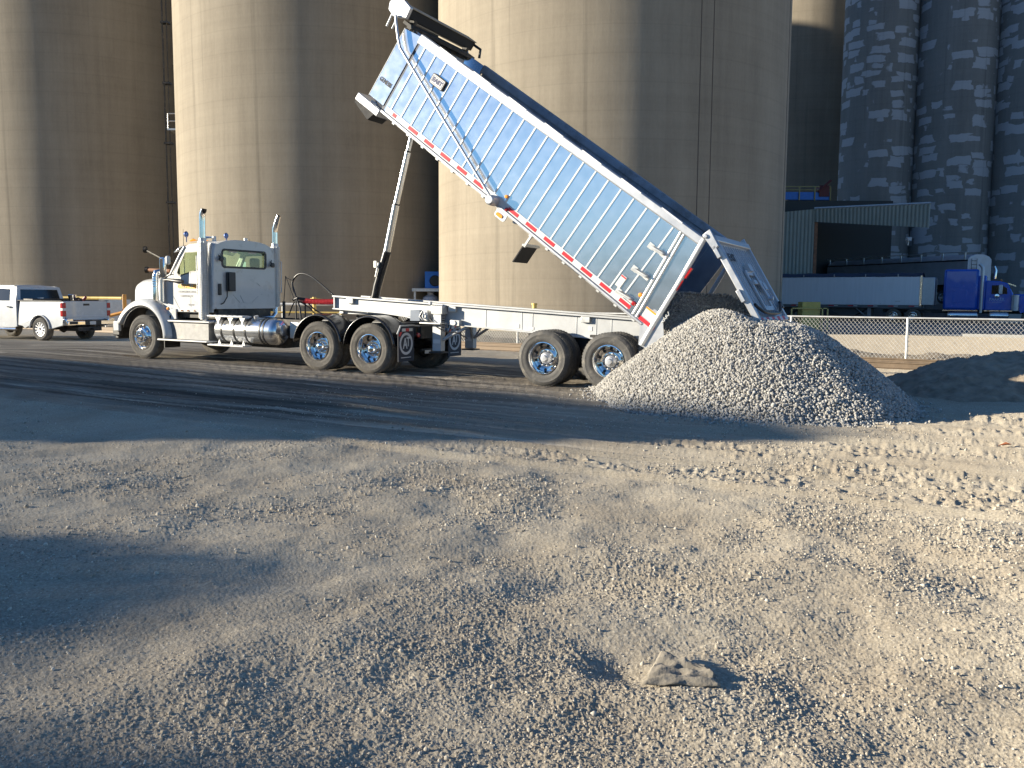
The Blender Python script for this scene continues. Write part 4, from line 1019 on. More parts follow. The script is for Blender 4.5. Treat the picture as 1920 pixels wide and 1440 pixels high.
# tarp arms
for y in (-.10, 2.62):
    mb = MB().tube(cr([bt(7.53, y, 1.60), bt(7.36, y, 1.42), bt(7.12, y, 1.20), bt(6.9, y, 1.10), bt(5.3, y, .555), bt(3.75, y, .03)], 5), .027, 12)
    ar = U(mb, 'tarp_arm', M['alumatte'])
    mb = MB().lathe([(0, -.13), (.07, -.125), (.095, -.10), (.10, .0), (.10, .12), (0, .12)], bt(3.68, y, .0), (0, 1, 0) if y < 1 else (0, -1, 0), 28); mb.build('arm_pivot', M['alumatte'], ar, off=OFF)
U(MB().lathe([(0, -.03), (.03, -.025), (.035, .01)], bt(3.52, .0, .20), (0, 1, 0), 12), 'side_lamp', M['amber'])
U(MB().lathe([(0, -.03), (.028, -.025), (.035, .01)], bt(3.38, .0, .02), (0, 1, 0), 12), 'side_lamp', M['redlamp'])
mb = MB().plate([(a+3.42, b-.155) for a, b in rrect(-.13, -.06, .13, .09, .05)], lambda u, v, w: bt(u, w, v), .0, .03); lb = U(mb, 'lamp_bracket', M['alumatte'])
mb = MB().plate([(a+3.44, b-.155) for a, b in rrect(-.075, -.032, .075, .032, .03)], lambda u, v, w: bt(u, w, v), -.015, .0); mb.build('lens', M['amber'], lb, off=OFF)
# hanging flap under the bed
mb = MB().fbox(bt, (2.70, .02, -.68), (2.72, .62, -.30)); fl = U(mb, 'bed_mud_flap', M['tarp'])
mb = MB().fbox(bt, (2.66, .0, -.32), (2.70, .05, -.07)); mb.fbox(bt, (2.68, .0, -.32), (2.73, .66, -.28)); mb.build('flap_bar', M['label'], fl, off=OFF)
# badges
bf = lambda u, v, w: bt(6.02-u, -.028-w, 1.075+v)
mb = MB().plate(rrect(-.17, -.10, .17, .10, .02), bf, -.045, 0); bd = U(mb, 'name_badge', M['ink'])
mb = MB().plate(rrect(-.155, -.085, .155, .085, .015), bf, .001, .004); mb.build('badge_face', M['label'], bd, off=OFF)
mb = MB().plate(rrect(-.14, -.07, .14, .07, .01), bf, .004, .006, [rrect(-.132, -.062, .132, .062, .008)])
t = text_mb('EAST', .11, lambda u, v, w: bf(u, v-.002, .006+w), bold=.006); mb.add(t.v, t.f); mb.build('badge_lettering', M['navy'], bd, off=OFF)
t = text_mb('GENESIS', .115, lambda u, v, w: bt(7.07-u, .006-w, .45+v), bold=.003, sx=.78); 
t.v = [v for v in t.v]; U(t, 'trailer_lettering', M['ink'])
# rear end: plate, posts, ladder
mb = MB().plate([(.40, -.02), (.40, HT(0)-.1), (.05, HT(0)-.06), (-.05, .9), (-.14, -.02)], lambda u, v, w: bt(u, w, v), .005, .02)
for k in range(1): pass
rp = U(mb, 'rear_side_plate', M['alu'])
mb = MB().plate([(.24, -.02), (.02, -.10), (-.14, -.36), (-.42, -.30), (-.46, -.02), (-.16, .32), (.0, .3)], lambda u, v, w: bt(u, w, v), .0, .02); mb.build('lower_gusset', M['alumatte'], rp, off=OFF)
mb = MB()
for a0, a1 in ((.415, .28), (.345, .20)): mb.tube([bt(a0+.02, -.01, HT(.3)-.15), bt(a1-.02, -.01, .0)], .022, 8)
mb.build('corner_moulding', M['ribs'], rp, off=OFF)
for y in (.0, 2.48):
    mb = MB().tube([bt(.045, y, HT(0)-.02), bt(-.06, y, .9), bt(-.15, y, .0), bt(-.19, y, -.33)], .045, 14); rpst = U(mb, 'rear_post', M['ribs'])
mb = MB()
for h in (1.13, .88): mb.plate([(-.085, h-.1), (-.075, h+.1), (-.105, h+.1), (-.115, h-.1)], lambda u, v, w: bt(u, w, v), -.03, .04)
U(mb, 'slot_lamp', M['redlamp'])
mb = MB()
for z_ in range(3): mb.tube([bt(-.22, -.03, .42-z_*.06), bt(-.27, -.03, .38-z_*.06), bt(-.24, -.03, .32-z_*.06)], .012, 6)
U(mb, 'gate_latch', M['galv'])
for h in (1.10, .625, .15):
    mb = MB().tube([bt(.72, .01, h+.0), bt(.72, -.09, h-.02), bt(.45, -.09, h+.02), bt(.45, .01, h+.02)], .018, 8)
    mb.fbox(bt, (.67, -.0, h-.05), (.77, .02, h+.05)); mb.fbox(bt, (.41, -.0, h-.03), (.51, .02, h+.07)); 
    mb.plate([(.72, h-.03), (.45, h+.0), (.45, h+.05), (.72, h+.02)], lambda u, v, w: bt(u, w, v), -.10, -.09)
    st_ = U(mb, 'ladder_step', M['galv'])
mb = MB().plate([(.84, .20), (.84, .42), (.73, .42), (.73, .20)], lambda u, v, w: bt(u, w, v), -.002, .018); lb = U(mb, 'caution_sticker', M['label'])
MB().plate([(.838, .385), (.838, .41), (.735, .41), (.735, .385)], lambda u, v, w: bt(u, w, v), -.004, -.002).build('sticker_band', M['red'], lb, off=OFF)
mb = MB().plate([(.12, .08), (.14, .26), (-.12, .26), (-.14, .08)], lambda u, v, w: bt(u, w, v), -.004, .0); lb = U(mb, 'caution_sticker', M['label'])
MB().plate([(.14, .225), (.14, .255), (-.12, .255), (-.12, .225)], lambda u, v, w: bt(u, w, v), -.006, -.004).build('sticker_band', M['amber'], lb, off=OFF)
MB().plate([(.14, -.005), (.16, .06), (-.20, .06), (-.20, -.005)], lambda u, v, w: bt(u, w, v), -.004, -.0).build('red_band', M['red'], lb, off=OFF)
U(MB().lathe([(0, -.04), (.03, -.035), (.042, -.015), (.042, .02)], bt(.35, .0, .34), (0, 1, 0), 18), 'side_lamp', M['amber'])
U(MB().lathe([(0, -.04), (.03, -.035), (.042, -.015), (.042, .02)], bt(.36, .0, .15), (0, 1, 0), 18), 'side_lamp', M['redlamp'])
mb = MB().cyl((12.5, .6, 1.16), (12.5, 1.9, 1.16), .06)
for y in (.78, 1.66): mb.plate([(12.2, 1.2), (12.6, 1.24), (12.62, 1.05), (12.3, .95)], lambda u, v, w: (u, y+w, v), 0, .06)
U(mb, 'hinge', M['galv'])
# ---- tailgate (hangs from its top hinge)
GA = math.atan2(14.40-13.60, 2.64-1.29)
def gt(g_, y, w): return (13.60+g_*S(GA)+w*C(GA), y, 2.64-g_*C(GA)+w*S(GA))
GL = math.hypot(.80, 1.35)
mb = MB().fbox(gt, (.0, .03, -.03), (GL, 2.50, .0)); 
tg = U(mb, 'tailgate', mat('gate_aluminium', (.50, .53, .58), .35, .7, .1, 4, dirt=(.30, .28, .25), dscale=3, dthr=.55))
mb = MB()
for k in range(13): mb.fbox(gt, (.10, .14+k*.178, .0), (GL-.12, .155+k*.178, .018))
mb.build('gate_rib', M['alumatte'], tg, off=OFF)
mb = MB().fbox(gt, (-.02, .0, -.05), (GL+.02, .09, .06)); mb.fbox(gt, (-.02, 2.44, -.05), (GL+.02, 2.53, .06)); mb.fbox(gt, (-.04, .0, -.05), (.08, 2.53, .07)); mb.fbox(gt, (GL-.07, .0, -.05), (GL+.03, 2.53, .05))
mb.build('gate_frame', M['alumatte'], tg, off=OFF, bevel=.015)
mb = MB().plate([(13.44, 2.70), (13.56, 2.80), (13.72, 2.52), (13.64, 2.44)], lambda u, v, w: (u, w, v), -.05, .02); mb.plate([(13.44, 2.70), (13.56, 2.80), (13.72, 2.52), (13.64, 2.44)], lambda u, v, w: (u, w, v), 2.48, 2.55)
mb.cyl((13.50, -.08, 2.68), (13.50, .1, 2.68), .035)
for g0 in (.12, .95): mb.fbox(gt, (g0, -.05, -.07), (g0+.22, .0, .0))
mb.fbox(gt, (1.12, 2.53, -.03), (1.24, 2.62, .04))
mb.build('gate_hinge', M['alumatte'], tg, off=OFF, bevel=.01)
mb = MB().plate(rrect(.58, .98, 1.38, 1.70, .03), lambda u, v, w: gt(u, v, w), .018, .05, [rrect(.68, 1.06, 1.30, 1.62, .02)])
mb.fbox(gt, (.80, 1.02, .05), (.88, 1.66, .09)); mb.cyl(gt(.66, 1.30, .10), gt(1.20, 1.34, .12), .022); mb.fbox(gt, (.48, 1.18, .018), (.62, 1.46, .10)); mb.fbox(gt, (.86, 1.5, .05), (1.0, 1.72, .12)); mb.cyl(gt(1.18, 1.34, .10), gt(1.22, 1.34, .18), .035)
ch = mb.build('grain_chute', M['alumatte'], tg, off=OFF, bevel=.006)
t = text_mb('EAST', .20, lambda u, v, w: gt(.34-v, .66+u*1.0, .02+w), bold=.004); t.build('gate_lettering', M['ink'], tg, off=OFF)
mb = MB(); mb2 = MB()
for k in range(10):
    (mb if k % 2 == 0 else mb2).fbox(gt, (GL-.055, .05+k*.243, .05), (GL+.02, .05+(k+1)*.243, .054))
mb.build('reflective_tape', M['red'], tg, off=OFF); mb2.build('reflective_tape', M['whitetape'], tg, off=OFF)
mb = MB().tube(cr([gt(1.28, .12, .07), gt(1.42, .5, .08), gt(1.46, 1.2, .08), gt(1.44, 1.9, .08), gt(1.25, 2.42, .08)]), .028, 8); mb.fbox(gt, (1.22, 2.34, .06), (1.36, 2.48, .10)); mb.build('rubber_hose', M['plasticdark'], tg, off=OFF)

# ================================================================ PICKUP
PY = R(23); po = Vector((-16.90, 30.9, .0)); po.z = float(gbase(np.array([po.x]), np.array([po.y]))[0])
PM = frame(po, PY)
pk = thing('pickup_truck', 'white crew cab pickup parked behind the semi with its tailgate shut', 'pickup truck', PM)
def K(mb, name, mats, parent=None, **k): return mb.build(name, mats, parent or pk, **k)
W = 2.10; zf = .43
def arch(xc, r, n=12): return [(xc+r*C(R(180-180*k/n)), .42+r*S(R(180-180*k/n))) for k in range(n+1)]
# bed sides
for sg in (0, 1):
    f = (lambda u, v, w: (u, .04+w+.05*max(0, (v-.95)/.4)**2, v)) if sg == 0 else (lambda u, v, w: (u, W-.04-w-.05*max(0, (v-.95)/.4)**2, v))
    low = arch(0, .50)
    outl = [(-1.12, .55), (-.92, .52), (-.78, .42)]+[p for p in low[1:-1]]+[(.52, .42), (.60, .44), (1.14, .56), (1.17, 1.30), (1.14, 1.42), (-1.12, 1.42)]
    mb = MB().plate(outl, f, 0, .10); bs = K(mb, 'bed_side', M['truckwhite'], bevel=.02)
    mb = MB()
    rr1 = [(f(.50*C(R(a)), .42+.50*S(R(a)), -.02)) for a in range(2, 179, 8)]; mb.tube(rr1, .028, 8); mb.build('wheel_arch_lip', M['truckwhite'], bs)
mb = MB().box((-1.1, .15, .62), (1.10, W-.15, .68)); mb.box((-1.12, .1, .6), (-1.06, W-.1, 1.42)); K(mb, 'bed_floor', M['plasticdark'])
mb = MB().box((-1.12, .04, 1.42), (1.12, .20, 1.445)); mb.box((-1.12, W-.20, 1.42), (1.12, W-.04, 1.445)); K(mb, 'bed_rail_cap', M['plasticdark'], bevel=.008)
mb = MB().box((1.10, .16, .74), (1.165, W-.16, 1.42)); tgk = K(mb, 'tailgate', M['truckwhite'], bevel=.02)
MB().box((1.164, .9, 1.26), (1.18, 1.16, 1.33)).build('handle', M['plasticdark'], tgk, bevel=.01)
MB().box((1.155, .2, .84), (1.175, W-.2, .90)).build('crease', M['truckwhite'], tgk, bevel=.01)
for y0, y1 in ((.02, .17), (W-.17, W-.02)):
    mb = MB().box((1.05, y0, .88), (1.178, y1, 1.36)); tl_ = K(mb, 'tail_light', M['redlamp'], bevel=.015)
    MB().box((1.04, y0-.004, 1.08), (1.184, y1+.004, 1.17)).build('reverse_lens', M['label'], tl_, bevel=.006)
mb = MB().box((1.16, .02, .56), (1.40, W-.02, .72)); mb.box((1.16, .0, .60), (1.36, .3, .80)); mb.box((1.16, W-.3, .60), (1.36, W, .80)); bpk = K(mb, 'rear_bumper', M['chrome'], bevel=.03)
mb = MB().box((1.36, .10, .60), (1.405, .45, .70)); mb.box((1.39, .75, .56), (1.41, 1.45, .73)); mb.build('bumper_step', M['plasticdark'], bpk, bevel=.01)
MB().box((1.411, .94, .58), (1.416, 1.20, .70)).build('license_plate', M['label'], bpk)
mb = MB().box((.6, .5, .35), (1.35, 1.5, .5)); mb.cyl((0, .3, .42), (0, 1.7, .42), .05); mb.lathe([(0, -.16), (.1, -.12), (.16, 0), (.1, .12), (0, .16)], (0, 1.0, .42), (0, 1, 0), 16); mb.box((-4, .5, .42), (.9, .6, .55)); mb.box((-4, 1.4, .42), (.9, 1.5, .55)); mb.cyl((1.2, 1.02, .42), (1.55, 1.02, .42), .035)
K(mb, 'underbody', FR)
# cab
cabo = [(-1.18, .50), (-1.18, 1.42), (-1.30, 1.90), (-1.42, 1.96), (-2.9, 1.98), (-3.15, 1.92), (-3.75, 1.42), (-4.95, 1.32), (-5.15, 1.15), (-5.2, .62)]+[(-3.93-.5*C(R(180-180*k/10))*1, .42+.5*S(R(180*k/10))) for k in range(0)]+[(-4.45, .46), (-4.35, .75), (-4.05, .92), (-3.75, .92), (-3.45, .75), (-3.38, .46), (-1.3, .46)]
wk = [(-1.50, 1.42), (-1.55, 1.84), (-2.25, 1.88), (-2.25, 1.42)]; wk2 = [(-2.36, 1.42), (-2.36, 1.88), (-2.95, 1.87), (-3.40, 1.45), (-3.38, 1.42)]
mb = MB()
for sg in (0, 1):
    f = (lambda u, v, w: (u, .03+w+.28*max(0, v-1.35)**1.3, v)) if sg == 0 else (lambda u, v, w: (u, W-.03-w-.28*max(0, v-1.35)**1.3, v))
    mb.plate(cabo, f, 0, .06, [wk, wk2])
g = [[(x, 1.01+.83*s_, z+.05*(1-abs(s_)**3)) for s_ in [-1+k/7 for k in range(15)]] for x, z in ((-1.28, 1.86), (-1.34, 1.93), (-1.6, 1.955), (-2.9, 1.96), (-3.15, 1.90))]
mb.sheet(g)
mb.sheet([[(x, 1.01+.95*s_, z+.04*(1-abs(s_)**4)) for s_ in [-1+k/7 for k in range(15)]] for x, z in ((-3.75, 1.40), (-4.5, 1.38), (-4.95, 1.30), (-5.18, 1.12), (-5.2, .6))])
mb.plate([(.06, .5), (W-.06, .5), (W-.06, 1.44), (W-.16, 1.92), (.16, 1.92), (.06, 1.44)], lambda u, v, w: (-1.20-max(0, v-1.42)*.20+w, u, v), 0, .04, [[(.22, 1.46), (W-.22, 1.46), (W-.28, 1.83), (.28, 1.83)]])
ck = K(mb, 'cab', M['truckwhite'], smooth=50)
mb = MB().plate([(.22, 1.46), (W-.22, 1.46), (W-.28, 1.83), (.28, 1.83)], lambda u, v, w: (-1.18-max(0, v-1.42)*.20+w, u, v), 0, .01); mb.build('rear_window', M['darkglass'], ck)
mb = MB()
for sg in (0, 1):
    f = (lambda u, v, w: (u, .05+w+.28*max(0, v-1.35)**1.3, v)) if sg == 0 else (lambda u, v, w: (u, W-.05-w-.28*max(0, v-1.35)**1.3, v))
    for q_ in (wk, wk2): mb.plate(q_, f, 0, .01)
mb.plate([(.12, 1.44), (W-.12, 1.44), (W-.22, 1.88), (.22, 1.88)], lambda u, v, w: (-3.62+max(0, v-1.44)*1.05+w, u, v), 0, .01); mb.build('side_window', M['darkglass'], ck)
MB().box((-1.285, .82, 1.865), (-1.255, 1.20, 1.90)).build('brake_lamp', M['redlamp'], ck)
mb = MB().box((-1.6, -.02, 1.18), (-1.45, .035, 1.22)); mb.tube([(-3.3, -.06, .40), (-1.1, -.06, .40)], .045, 8); K(mb, 'running_board', M['chrome'])
for x in (0, -3.9): wheel(pk, 'pickup', x, 0.02, .415, True, rot=.3); wheel(pk, 'pickup', x, W-.02, .415, False)
# things in the pickup bed
def onpk(loc): return PM @ Matrix.Translation(loc)
tb = thing('tool_chest', 'long black tool chest in the pickup bed behind the rear window', 'tool box', onpk((-.75, 1.0, 1.20)))
MB().box((-.25, -.80, -.50), (.25, .80, .20)).build('chest', M['plasticdark'], tb, bevel=.02)
MB().box((-.27, -.82, .20), (.27, .82, .30)).build('lid', M['plasticdark'], tb, bevel=.02)
MB().box((-.1, -.35, .30), (.05, -.2, .34)).build('latch', M['label'], tb)
en = thing('motor_pump', 'red engine with a silver canister standing up from the pickup bed', 'machine', onpk((.1, 1.55, .68)))
mb = MB().box((-.18, -.18, 0), (.18, .18, .55)); mb.tube([(0, 0, .55), (.05, .0, .78), (.10, .0, .86)], [.14, .11, .05], 12); mb.tube([(.1, 0, .6), (.3, .02, .78), (.42, .04, .90)], [.09, .06, .05], 10); mb.build('engine', mat('red_machine', (.22, .03, .03), .5, 0, .2, 8), en, bevel=.02)
MB().lathe([(0, .62), (.09, .64), (.11, .75), (.14, .90), (.15, .96), (.13, .98), (0, .98)], (-.24, 0, 0), (0, 0, 1), 20).build('canister', M['chrome'], en)
cb = thing('coiled_strap', 'black strap coil lying over the top of the pickup tailgate', 'strap', onpk((1.05, .75, 1.40)))
MB().tube([(.02+.06*C(a), .14*S(a)*1.2, .035+.045*C(a)+.002*k) for k, a in enumerate([2*PI*i/14 for i in range(29)])], .02, 6).build('coil', M['plasticdark'], cb)

# ================================================================ SILOS
def silo(x, y, r, h, m, label, group, seg=160):
    mb = MB(); zs = [0-.3]+[h*k/24 for k in range(1, 25)]
    prof = [(r, z) for z in zs]+[(r*.98, h+.01), (0, h+.4)]
    o = thing('concrete_silo', label, 'silo', Matrix.Translation((x, y, 0)), group)
    mb.lathe([(r, z) for z in zs], (0, 0, 0), (0, 0, 1), seg); mb.build('shell', m, o, smooth=30)
    MB().lathe([(r+.15, h-.02), (r+.15, h+.3), (r*.6, h+.9), (0, h+1.1)], (0, 0, 0), (0, 0, 1), 64).build('roof', M['conc'], o)
    return o
s3 = silo(5.47, 50.4, 9.7, 45, M['silo'], 'sunlit brown concrete silo directly behind the raised dump bed', 'large concrete silos')
# vertical joint on its shaded side
an = math.atan2(-50.4, -5.47)
mb = MB()
for a_ in (R(-25.5), R(-67), R(-71)): mb.tube([(9.70*C(a_), 9.70*S(a_), 0), (9.70*C(a_), 9.70*S(a_), 45)], .022, 5)
mb.build('joint_line', mat('joint_grey', (.12, .10, .085), .9), s3)
s2 = silo(-12.35, 59.5, 9.7, 56, M['silo'], 'brown concrete silo behind the white semi cab, middle of the big three', 'large concrete silos')
s1 = silo(-32.6, 69.8, 9.7, 56, M['silo'], 'large brown concrete silo behind the white pickup at the left edge', 'large concrete silos')
s0 = silo(-51.5, 79.2, 9.7, 62, M['silo'], 'unseen brown concrete silo added beyond the pickup to shade the narrow silos', 'large concrete silos')  # out of view, added to keep the sun off the narrow silos
silo(-70.4, 88.6, 9.7, 53.4, M['silo'], 'unseen brown concrete silo added at the far left to shade the gap silo', 'large concrete silos')  # out of view, added so its top sets the shadow edge on the gap silo
s4 = silo(33.5, 104.0, 9.7, 45, M['silo'], 'dark silo in the gap beside the big one, sunlit only at its top', 'large concrete silos')
cs = [(36.6+6.15*k, 89.0-3.07*k) for k in range(4)]
lb_ = ['patched grey silo standing nearest the big brown silo, above the green shed', 'patched grey silo behind the end of the green canopy', 'patched grey silo behind the blue truck cab at the right edge', 'patched grey silo just past the right edge of the yard view']
for (x, y), l in zip(cs, lb_): silo(x, y, 3.54, 45, M['silo2'], l, 'narrow patched silos', 96)
# services on the left silo
def on(o, mb, name, m, **k):
    mb.v = [tuple(Vector(v)-o.location) for v in mb.v]; return mb.build(name, m, o, **k)
cpn = thing('wall_conduit', 'thin dark conduit pipes with clamps running up the left silo', 'pipe', Matrix.Translation(at(322, 600, 60.5)))
mb = MB()
A0, A1 = at(322, 585, 60.5), at(307, -60, 60.5)
mb.tube([(A0.x, 60.5, 0), (A0.x, 60.5, 34)], .05, 6); mb.tube([(A0.x+.28, 60.5, 0), (A0.x+.28, 60.5, 34)], .035, 6)
on(cpn, mb, 'pipe', M['frame'])
mb = MB()
for z in range(4, 34, 4): mb.box((A0.x-.12, 60.4, z), (A0.x+.4, 60.9, z+.12))
on(cpn, mb, 'clamp', M['frame'])
for (a_, b_, l) in (((272, 468), (302, 484), 'thin dark bracket arm slanting from the left silo, the upper one'), ((275, 506), (319, 508), 'rusty horizontal pipe arm on the left silo, the lower one')):
    p0, p1 = at(*a_, 60.5), at(*b_, 59.5); w_ = thing('wall_bracket', l, 'bracket', Matrix.Translation(p0), 'brackets on the left silo')
    on(w_, MB().cyl(p0, p1, .07 if a_[1] < 490 else .12, seg=8), 'arm', M['frame'] if a_[1] < 490 else M['rust']); on(w_, MB().lathe([(0, -.1), (.22, -.08), (.22, .1), (0, .12)], p0, (1, 0, 0), 12), 'socket', M['frame'])
pl0 = at(326, 246, 60.8); wp = thing('silo_platform', 'small pale railed platform high in the gap between the left silos', 'platform', Matrix.Translation(pl0))
mb = MB().box((pl0.x-.3, 60.4, pl0.z), (pl0.x+1.2, 61.6, pl0.z+.12)); on(wp, mb, 'deck', M['galv'])
mb = MB()
for x in (-.25, .4, 1.1): mb.cyl((pl0.x+x, 60.45, pl0.z+.1), (pl0.x+x, 60.45, pl0.z+1.1), .04, seg=6)
for z in (.6, 1.1): mb.cyl((pl0.x-.25, 60.45, pl0.z+z), (pl0.x+1.1, 60.45, pl0.z+z), .04, seg=6)
on(wp, mb, 'railing', M['galv'])
# blue blower on its shelf between silos 2 and 3
b0_ = at(812, 541, 52.0)
bl = thing('blower_stand', 'grey shelf bracket holding the blue blower in the silo gap', 'stand', Matrix.Translation((b0_.x, 52, 0)))
mb = MB().box((b0_.x-1.2, 51.4, b0_.z-.18), (b0_.x+1.4, 52.8, b0_.z)); 
for x in (-1.1, 1.2): mb.box((b0_.x+x, 51.5, 0), (b0_.x+x+.12, 51.62, b0_.z-.18))
on(bl, mb, 'shelf', M['galv'])
bw = thing('blower', 'bright blue fan housing sitting on a shelf between the silos', 'blower', Matrix.Translation((b0_.x, 52, b0_.z)))
on(bw, MB().box((b0_.x-.45, 51.6, b0_.z), (b0_.x+1.2, 52.6, b0_.z+1.0)), 'housing', M['blower'], bevel=.03)
on(bw, MB().lathe([(0, -.06), (.28, -.06), (.33, .0)], (b0_.x+.15, 51.58, b0_.z+.45), (0, 1, 0), 18), 'inlet', M['plasticdark'])
tk0 = at(806, 562, 51.5); tn = thing('white_tank', 'round white tank under the blue blower shelf', 'tank', Matrix.Translation((tk0.x, 51.8, 0)))
on(tn, MB().lathe([(.55, 0), (.55, tk0.z-.1), (.45, tk0.z+.15), (.2, tk0.z+.3), (.2, tk0.z+.45), (0, tk0.z+.45)], (tk0.x, 52.0, 0), (0, 0, 1), 24), 'vessel', mat('tank_white', (.45, .47, .52), .5))

# pipe barriers before the silos
def rail_thing(name, label, pts, z, mat_, posts, rad=.06, braces=()):
    o = thing(name, label, 'barrier', Matrix.Translation((pts[0][0], pts[0][1], 0)))
    mb = MB()
    for zz in z: mb.tube([(p[0], p[1], zz) for p in pts], rad, 8)
    on(o, mb, 'rail', mat_)
    for p in posts: on(o, MB().cyl((p[0], p[1], 0), (p[0], p[1], z[0]+.05), rad*1.2, seg=8), 'post', mat_)
    for a_, b_ in braces: on(o, MB().cyl(a_, b_, rad*.8, seg=8), 'brace', mat_)
    return o
def gp(px, py, Y): q_ = at(px, py, Y); return q_
z0 = at(180, 558, 44).z
rail_thing('pipe_barrier', 'long yellow pipe rail behind the pickup tailgate', [(at(-60, 556, 44).x, 44, 0), (at(150, 556, 44).x, 44, 0), (at(246, 558, 44).x, 43, 0)], [at(180, 559, 44).z], M['yellow'], [(at(60, 556, 44).x, 44)], .08)
rail_thing('pipe_barrier', 'white pipe rail just below the yellow one behind the pickup', [(at(-60, 566, 43).x, 43, 0), (at(246, 566, 43).x, 42.4, 0)], [at(200, 566, 43).z], M['label'], [(at(100, 566, 43).x, 43)], .07)
x5 = at(591, 557, 42)
rail_thing('pipe_barrier', 'white pipe rail in front of the middle silo behind the air hoses', [(at(515, 571, 42).x, 42.3, 0), (at(760, 574, 42).x, 41.5, 0)], [at(600, 571, 42).z], M['label'], [(at(528, 571, 42).x, 42.3)], .07)
yp = thing('yellow_post', 'yellow steel post with sloping braces behind the red air hose', 'post', Matrix.Translation((x5.x, 42, 0)))
on(yp, MB().cyl((x5.x, 41.8, 0), (x5.x, 41.8, x5.z), .09, seg=10), 'post', M['yellow'])
mb = MB()
for dx in (-1.1, 1.1): mb.cyl((x5.x, 41.8, x5.z-.05), (x5.x+dx*.35, 42.0, x5.z-.12), .03, seg=6)
on(yp, mb, 'arm', M['yellow'])
rail_thing('pipe_barrier', 'low yellow pipe rail near the ground behind the drive axles', [(at(500, 590, 41).x, 41.2, 0), (at(590, 584, 41).x, 41, 0), (at(760, 592, 41).x, 40.6, 0)], [at(590, 586, 41).z], M['yellow'], [(at(640, 590, 41).x, 40.9)], .04)
ob_ = at(233, 552, 40); op = thing('orange_post', 'short orange post in front of the yellow rail near the semi nose', 'post', Matrix.Translation((ob_.x, 40, 0)))
on(op, MB().box((ob_.x-.07, 39.93, 0), (ob_.x+.07, 40.07, ob_.z)), 'post', M['orangepipe'], bevel=.02)
pn = at(222, 590, 41); pp_ = thing('grey_panel', 'grey metal panel standing under the rails beside the semi nose', 'panel', Matrix.Translation((pn.x, 41, 0)))
on(pp_, MB().box((pn.x-.9, 41, .4), (pn.x+.6, 41.06, 1.45)), 'sheet', M['galv']); on(pp_, MB().cyl((pn.x-.6, 41.0, 0), (pn.x-.6, 41, .5), .04), 'leg', M['galv'])
on(pp_, MB().cyl((pn.x+.4, 41.0, 0), (pn.x+.4, 41, .5), .04), 'leg', M['galv'])
bq = thing('timber_beam', 'orange timber beam leaning low beside the semi front wheel', 'beam', Matrix.Translation((pn.x, 39, 0)))
on(bq, MB().cyl(at(206, 592, 38.5), at(250, 581, 38.5), .08, seg=6), 'beam', M['orangepipe'])
tv = at(1002, 578, 36); tp = thing('short_pipe', 'short tan pipe stub standing up behind the trailer frame', 'pipe', Matrix.Translation((tv.x, 36, 0)))
on(tp, MB().cyl((tv.x, 36, 0), (tv.x, 36, at(1008, 569, 36).z), .10, seg=12), 'stub', M['yellow']); on(tp, MB().cyl((tv.x, 36, at(1008, 569, 36).z-.06), (tv.x, 36, at(1008, 569, 36).z+.01), .12, seg=12), 'cap', M['yellow'])

# ================================================================ RAILWAY + FENCE
RD = Vector((-.838, .545, 0)).normalized(); RN = Vector((.545, .838, 0)).normalized()
rt = thing('railway_track', 'pair of rusty steel rails crossing behind the dump trailer', 'railway track', Matrix.Translation((8.81, 20.64, 0)))
RP = [(-.07, 0), (.07, 0), (.07, .012), (.012, .03), (.01, .13), (.036, .14), (.036, .172), (-.036, .172), (-.036, .14), (-.01, .13), (-.012, .03), (-.07, .012)]
for off_ in (0, 1.435):
    b_ = Vector((8.81, 20.64, -.01))+RN*off_
    mb = MB().plate([(u, v) for u, v in RP], lambda u, v, w: tuple(b_+RD*w+RN*u+Vector((0, 0, v))), -28, 55)
    mb.v = [tuple(Vector(v)-Vector((8.81, 20.64, 0))) for v in mb.v]; mb.build('rail', M['rail'], rt)
fn = thing('chain_link_fence', 'low galvanised chain link fence behind the rails', 'fence', Matrix.Translation((10.54, 23.09, 0)))
FD = Vector((-.849, .528, 0)).normalized(); FT = 1.15
def fp(t_, z): return tuple(FD*t_+Vector((0, 0, z)))
for k in range(-3, 6):
    mb = MB().cyl(fp(k*3.05, -.1), fp(k*3.05, FT), .032, seg=10); po_ = mb.build('post', M['galv'], fn)
MB().tube([fp(-10, FT), fp(18, FT)], .024, 8).build('top_rail', M['galv'], fn)
mb = MB(); sp2 = .105; hgt = FT-.04
def flat(p0, p1, r_):
    mb.tube([p0, p1], r_, 3, cap=False)
t_ = -10.0
while t_ < 18:
    flat(fp(t_, .05), fp(t_+hgt*.82, hgt), .0042); flat(fp(t_+hgt*.82, .05), fp(t_, hgt), .0042); t_ += sp2
mb.build('wire_mesh', M['galv'], fn, smooth=0, fixn=False)

# far road beyond the fence
RR_ = [Vector((22.4, 38.7, 0)), Vector((15.4, 42.4, 0))]; rd = (RR_[1]-RR_[0]).normalized(); rn = Vector((-rd.y, rd.x, 0)); rn = rn if rn.y > 0 else -rn
mb = MB(); g = [[tuple(RR_[0]+rd*a_+rn*b_+Vector((0, 0, .02))) for a_ in np.linspace(-60, 14, 20)] for b_ in (0, 10, 30, 70)]
ro = MB().sheet(g).build('road', mat('asphalt', (.10, .105, .115), .85, 0, .3, 1.5, bump=.2, bscale=60, dirt=(.16, .155, .15), dscale=.6, dthr=.5), fixn=False); tag(ro, kind='structure')
mb = MB(); mb.plate([(0, .0), (.2, .0), (.2, .13), (0, .13)], lambda u, v, w: tuple(RR_[0]+rd*w-rn*u+Vector((0, 0, v))), -60, 2)
kb = mb.build('kerb', M['conc']); tag(kb, kind='structure')
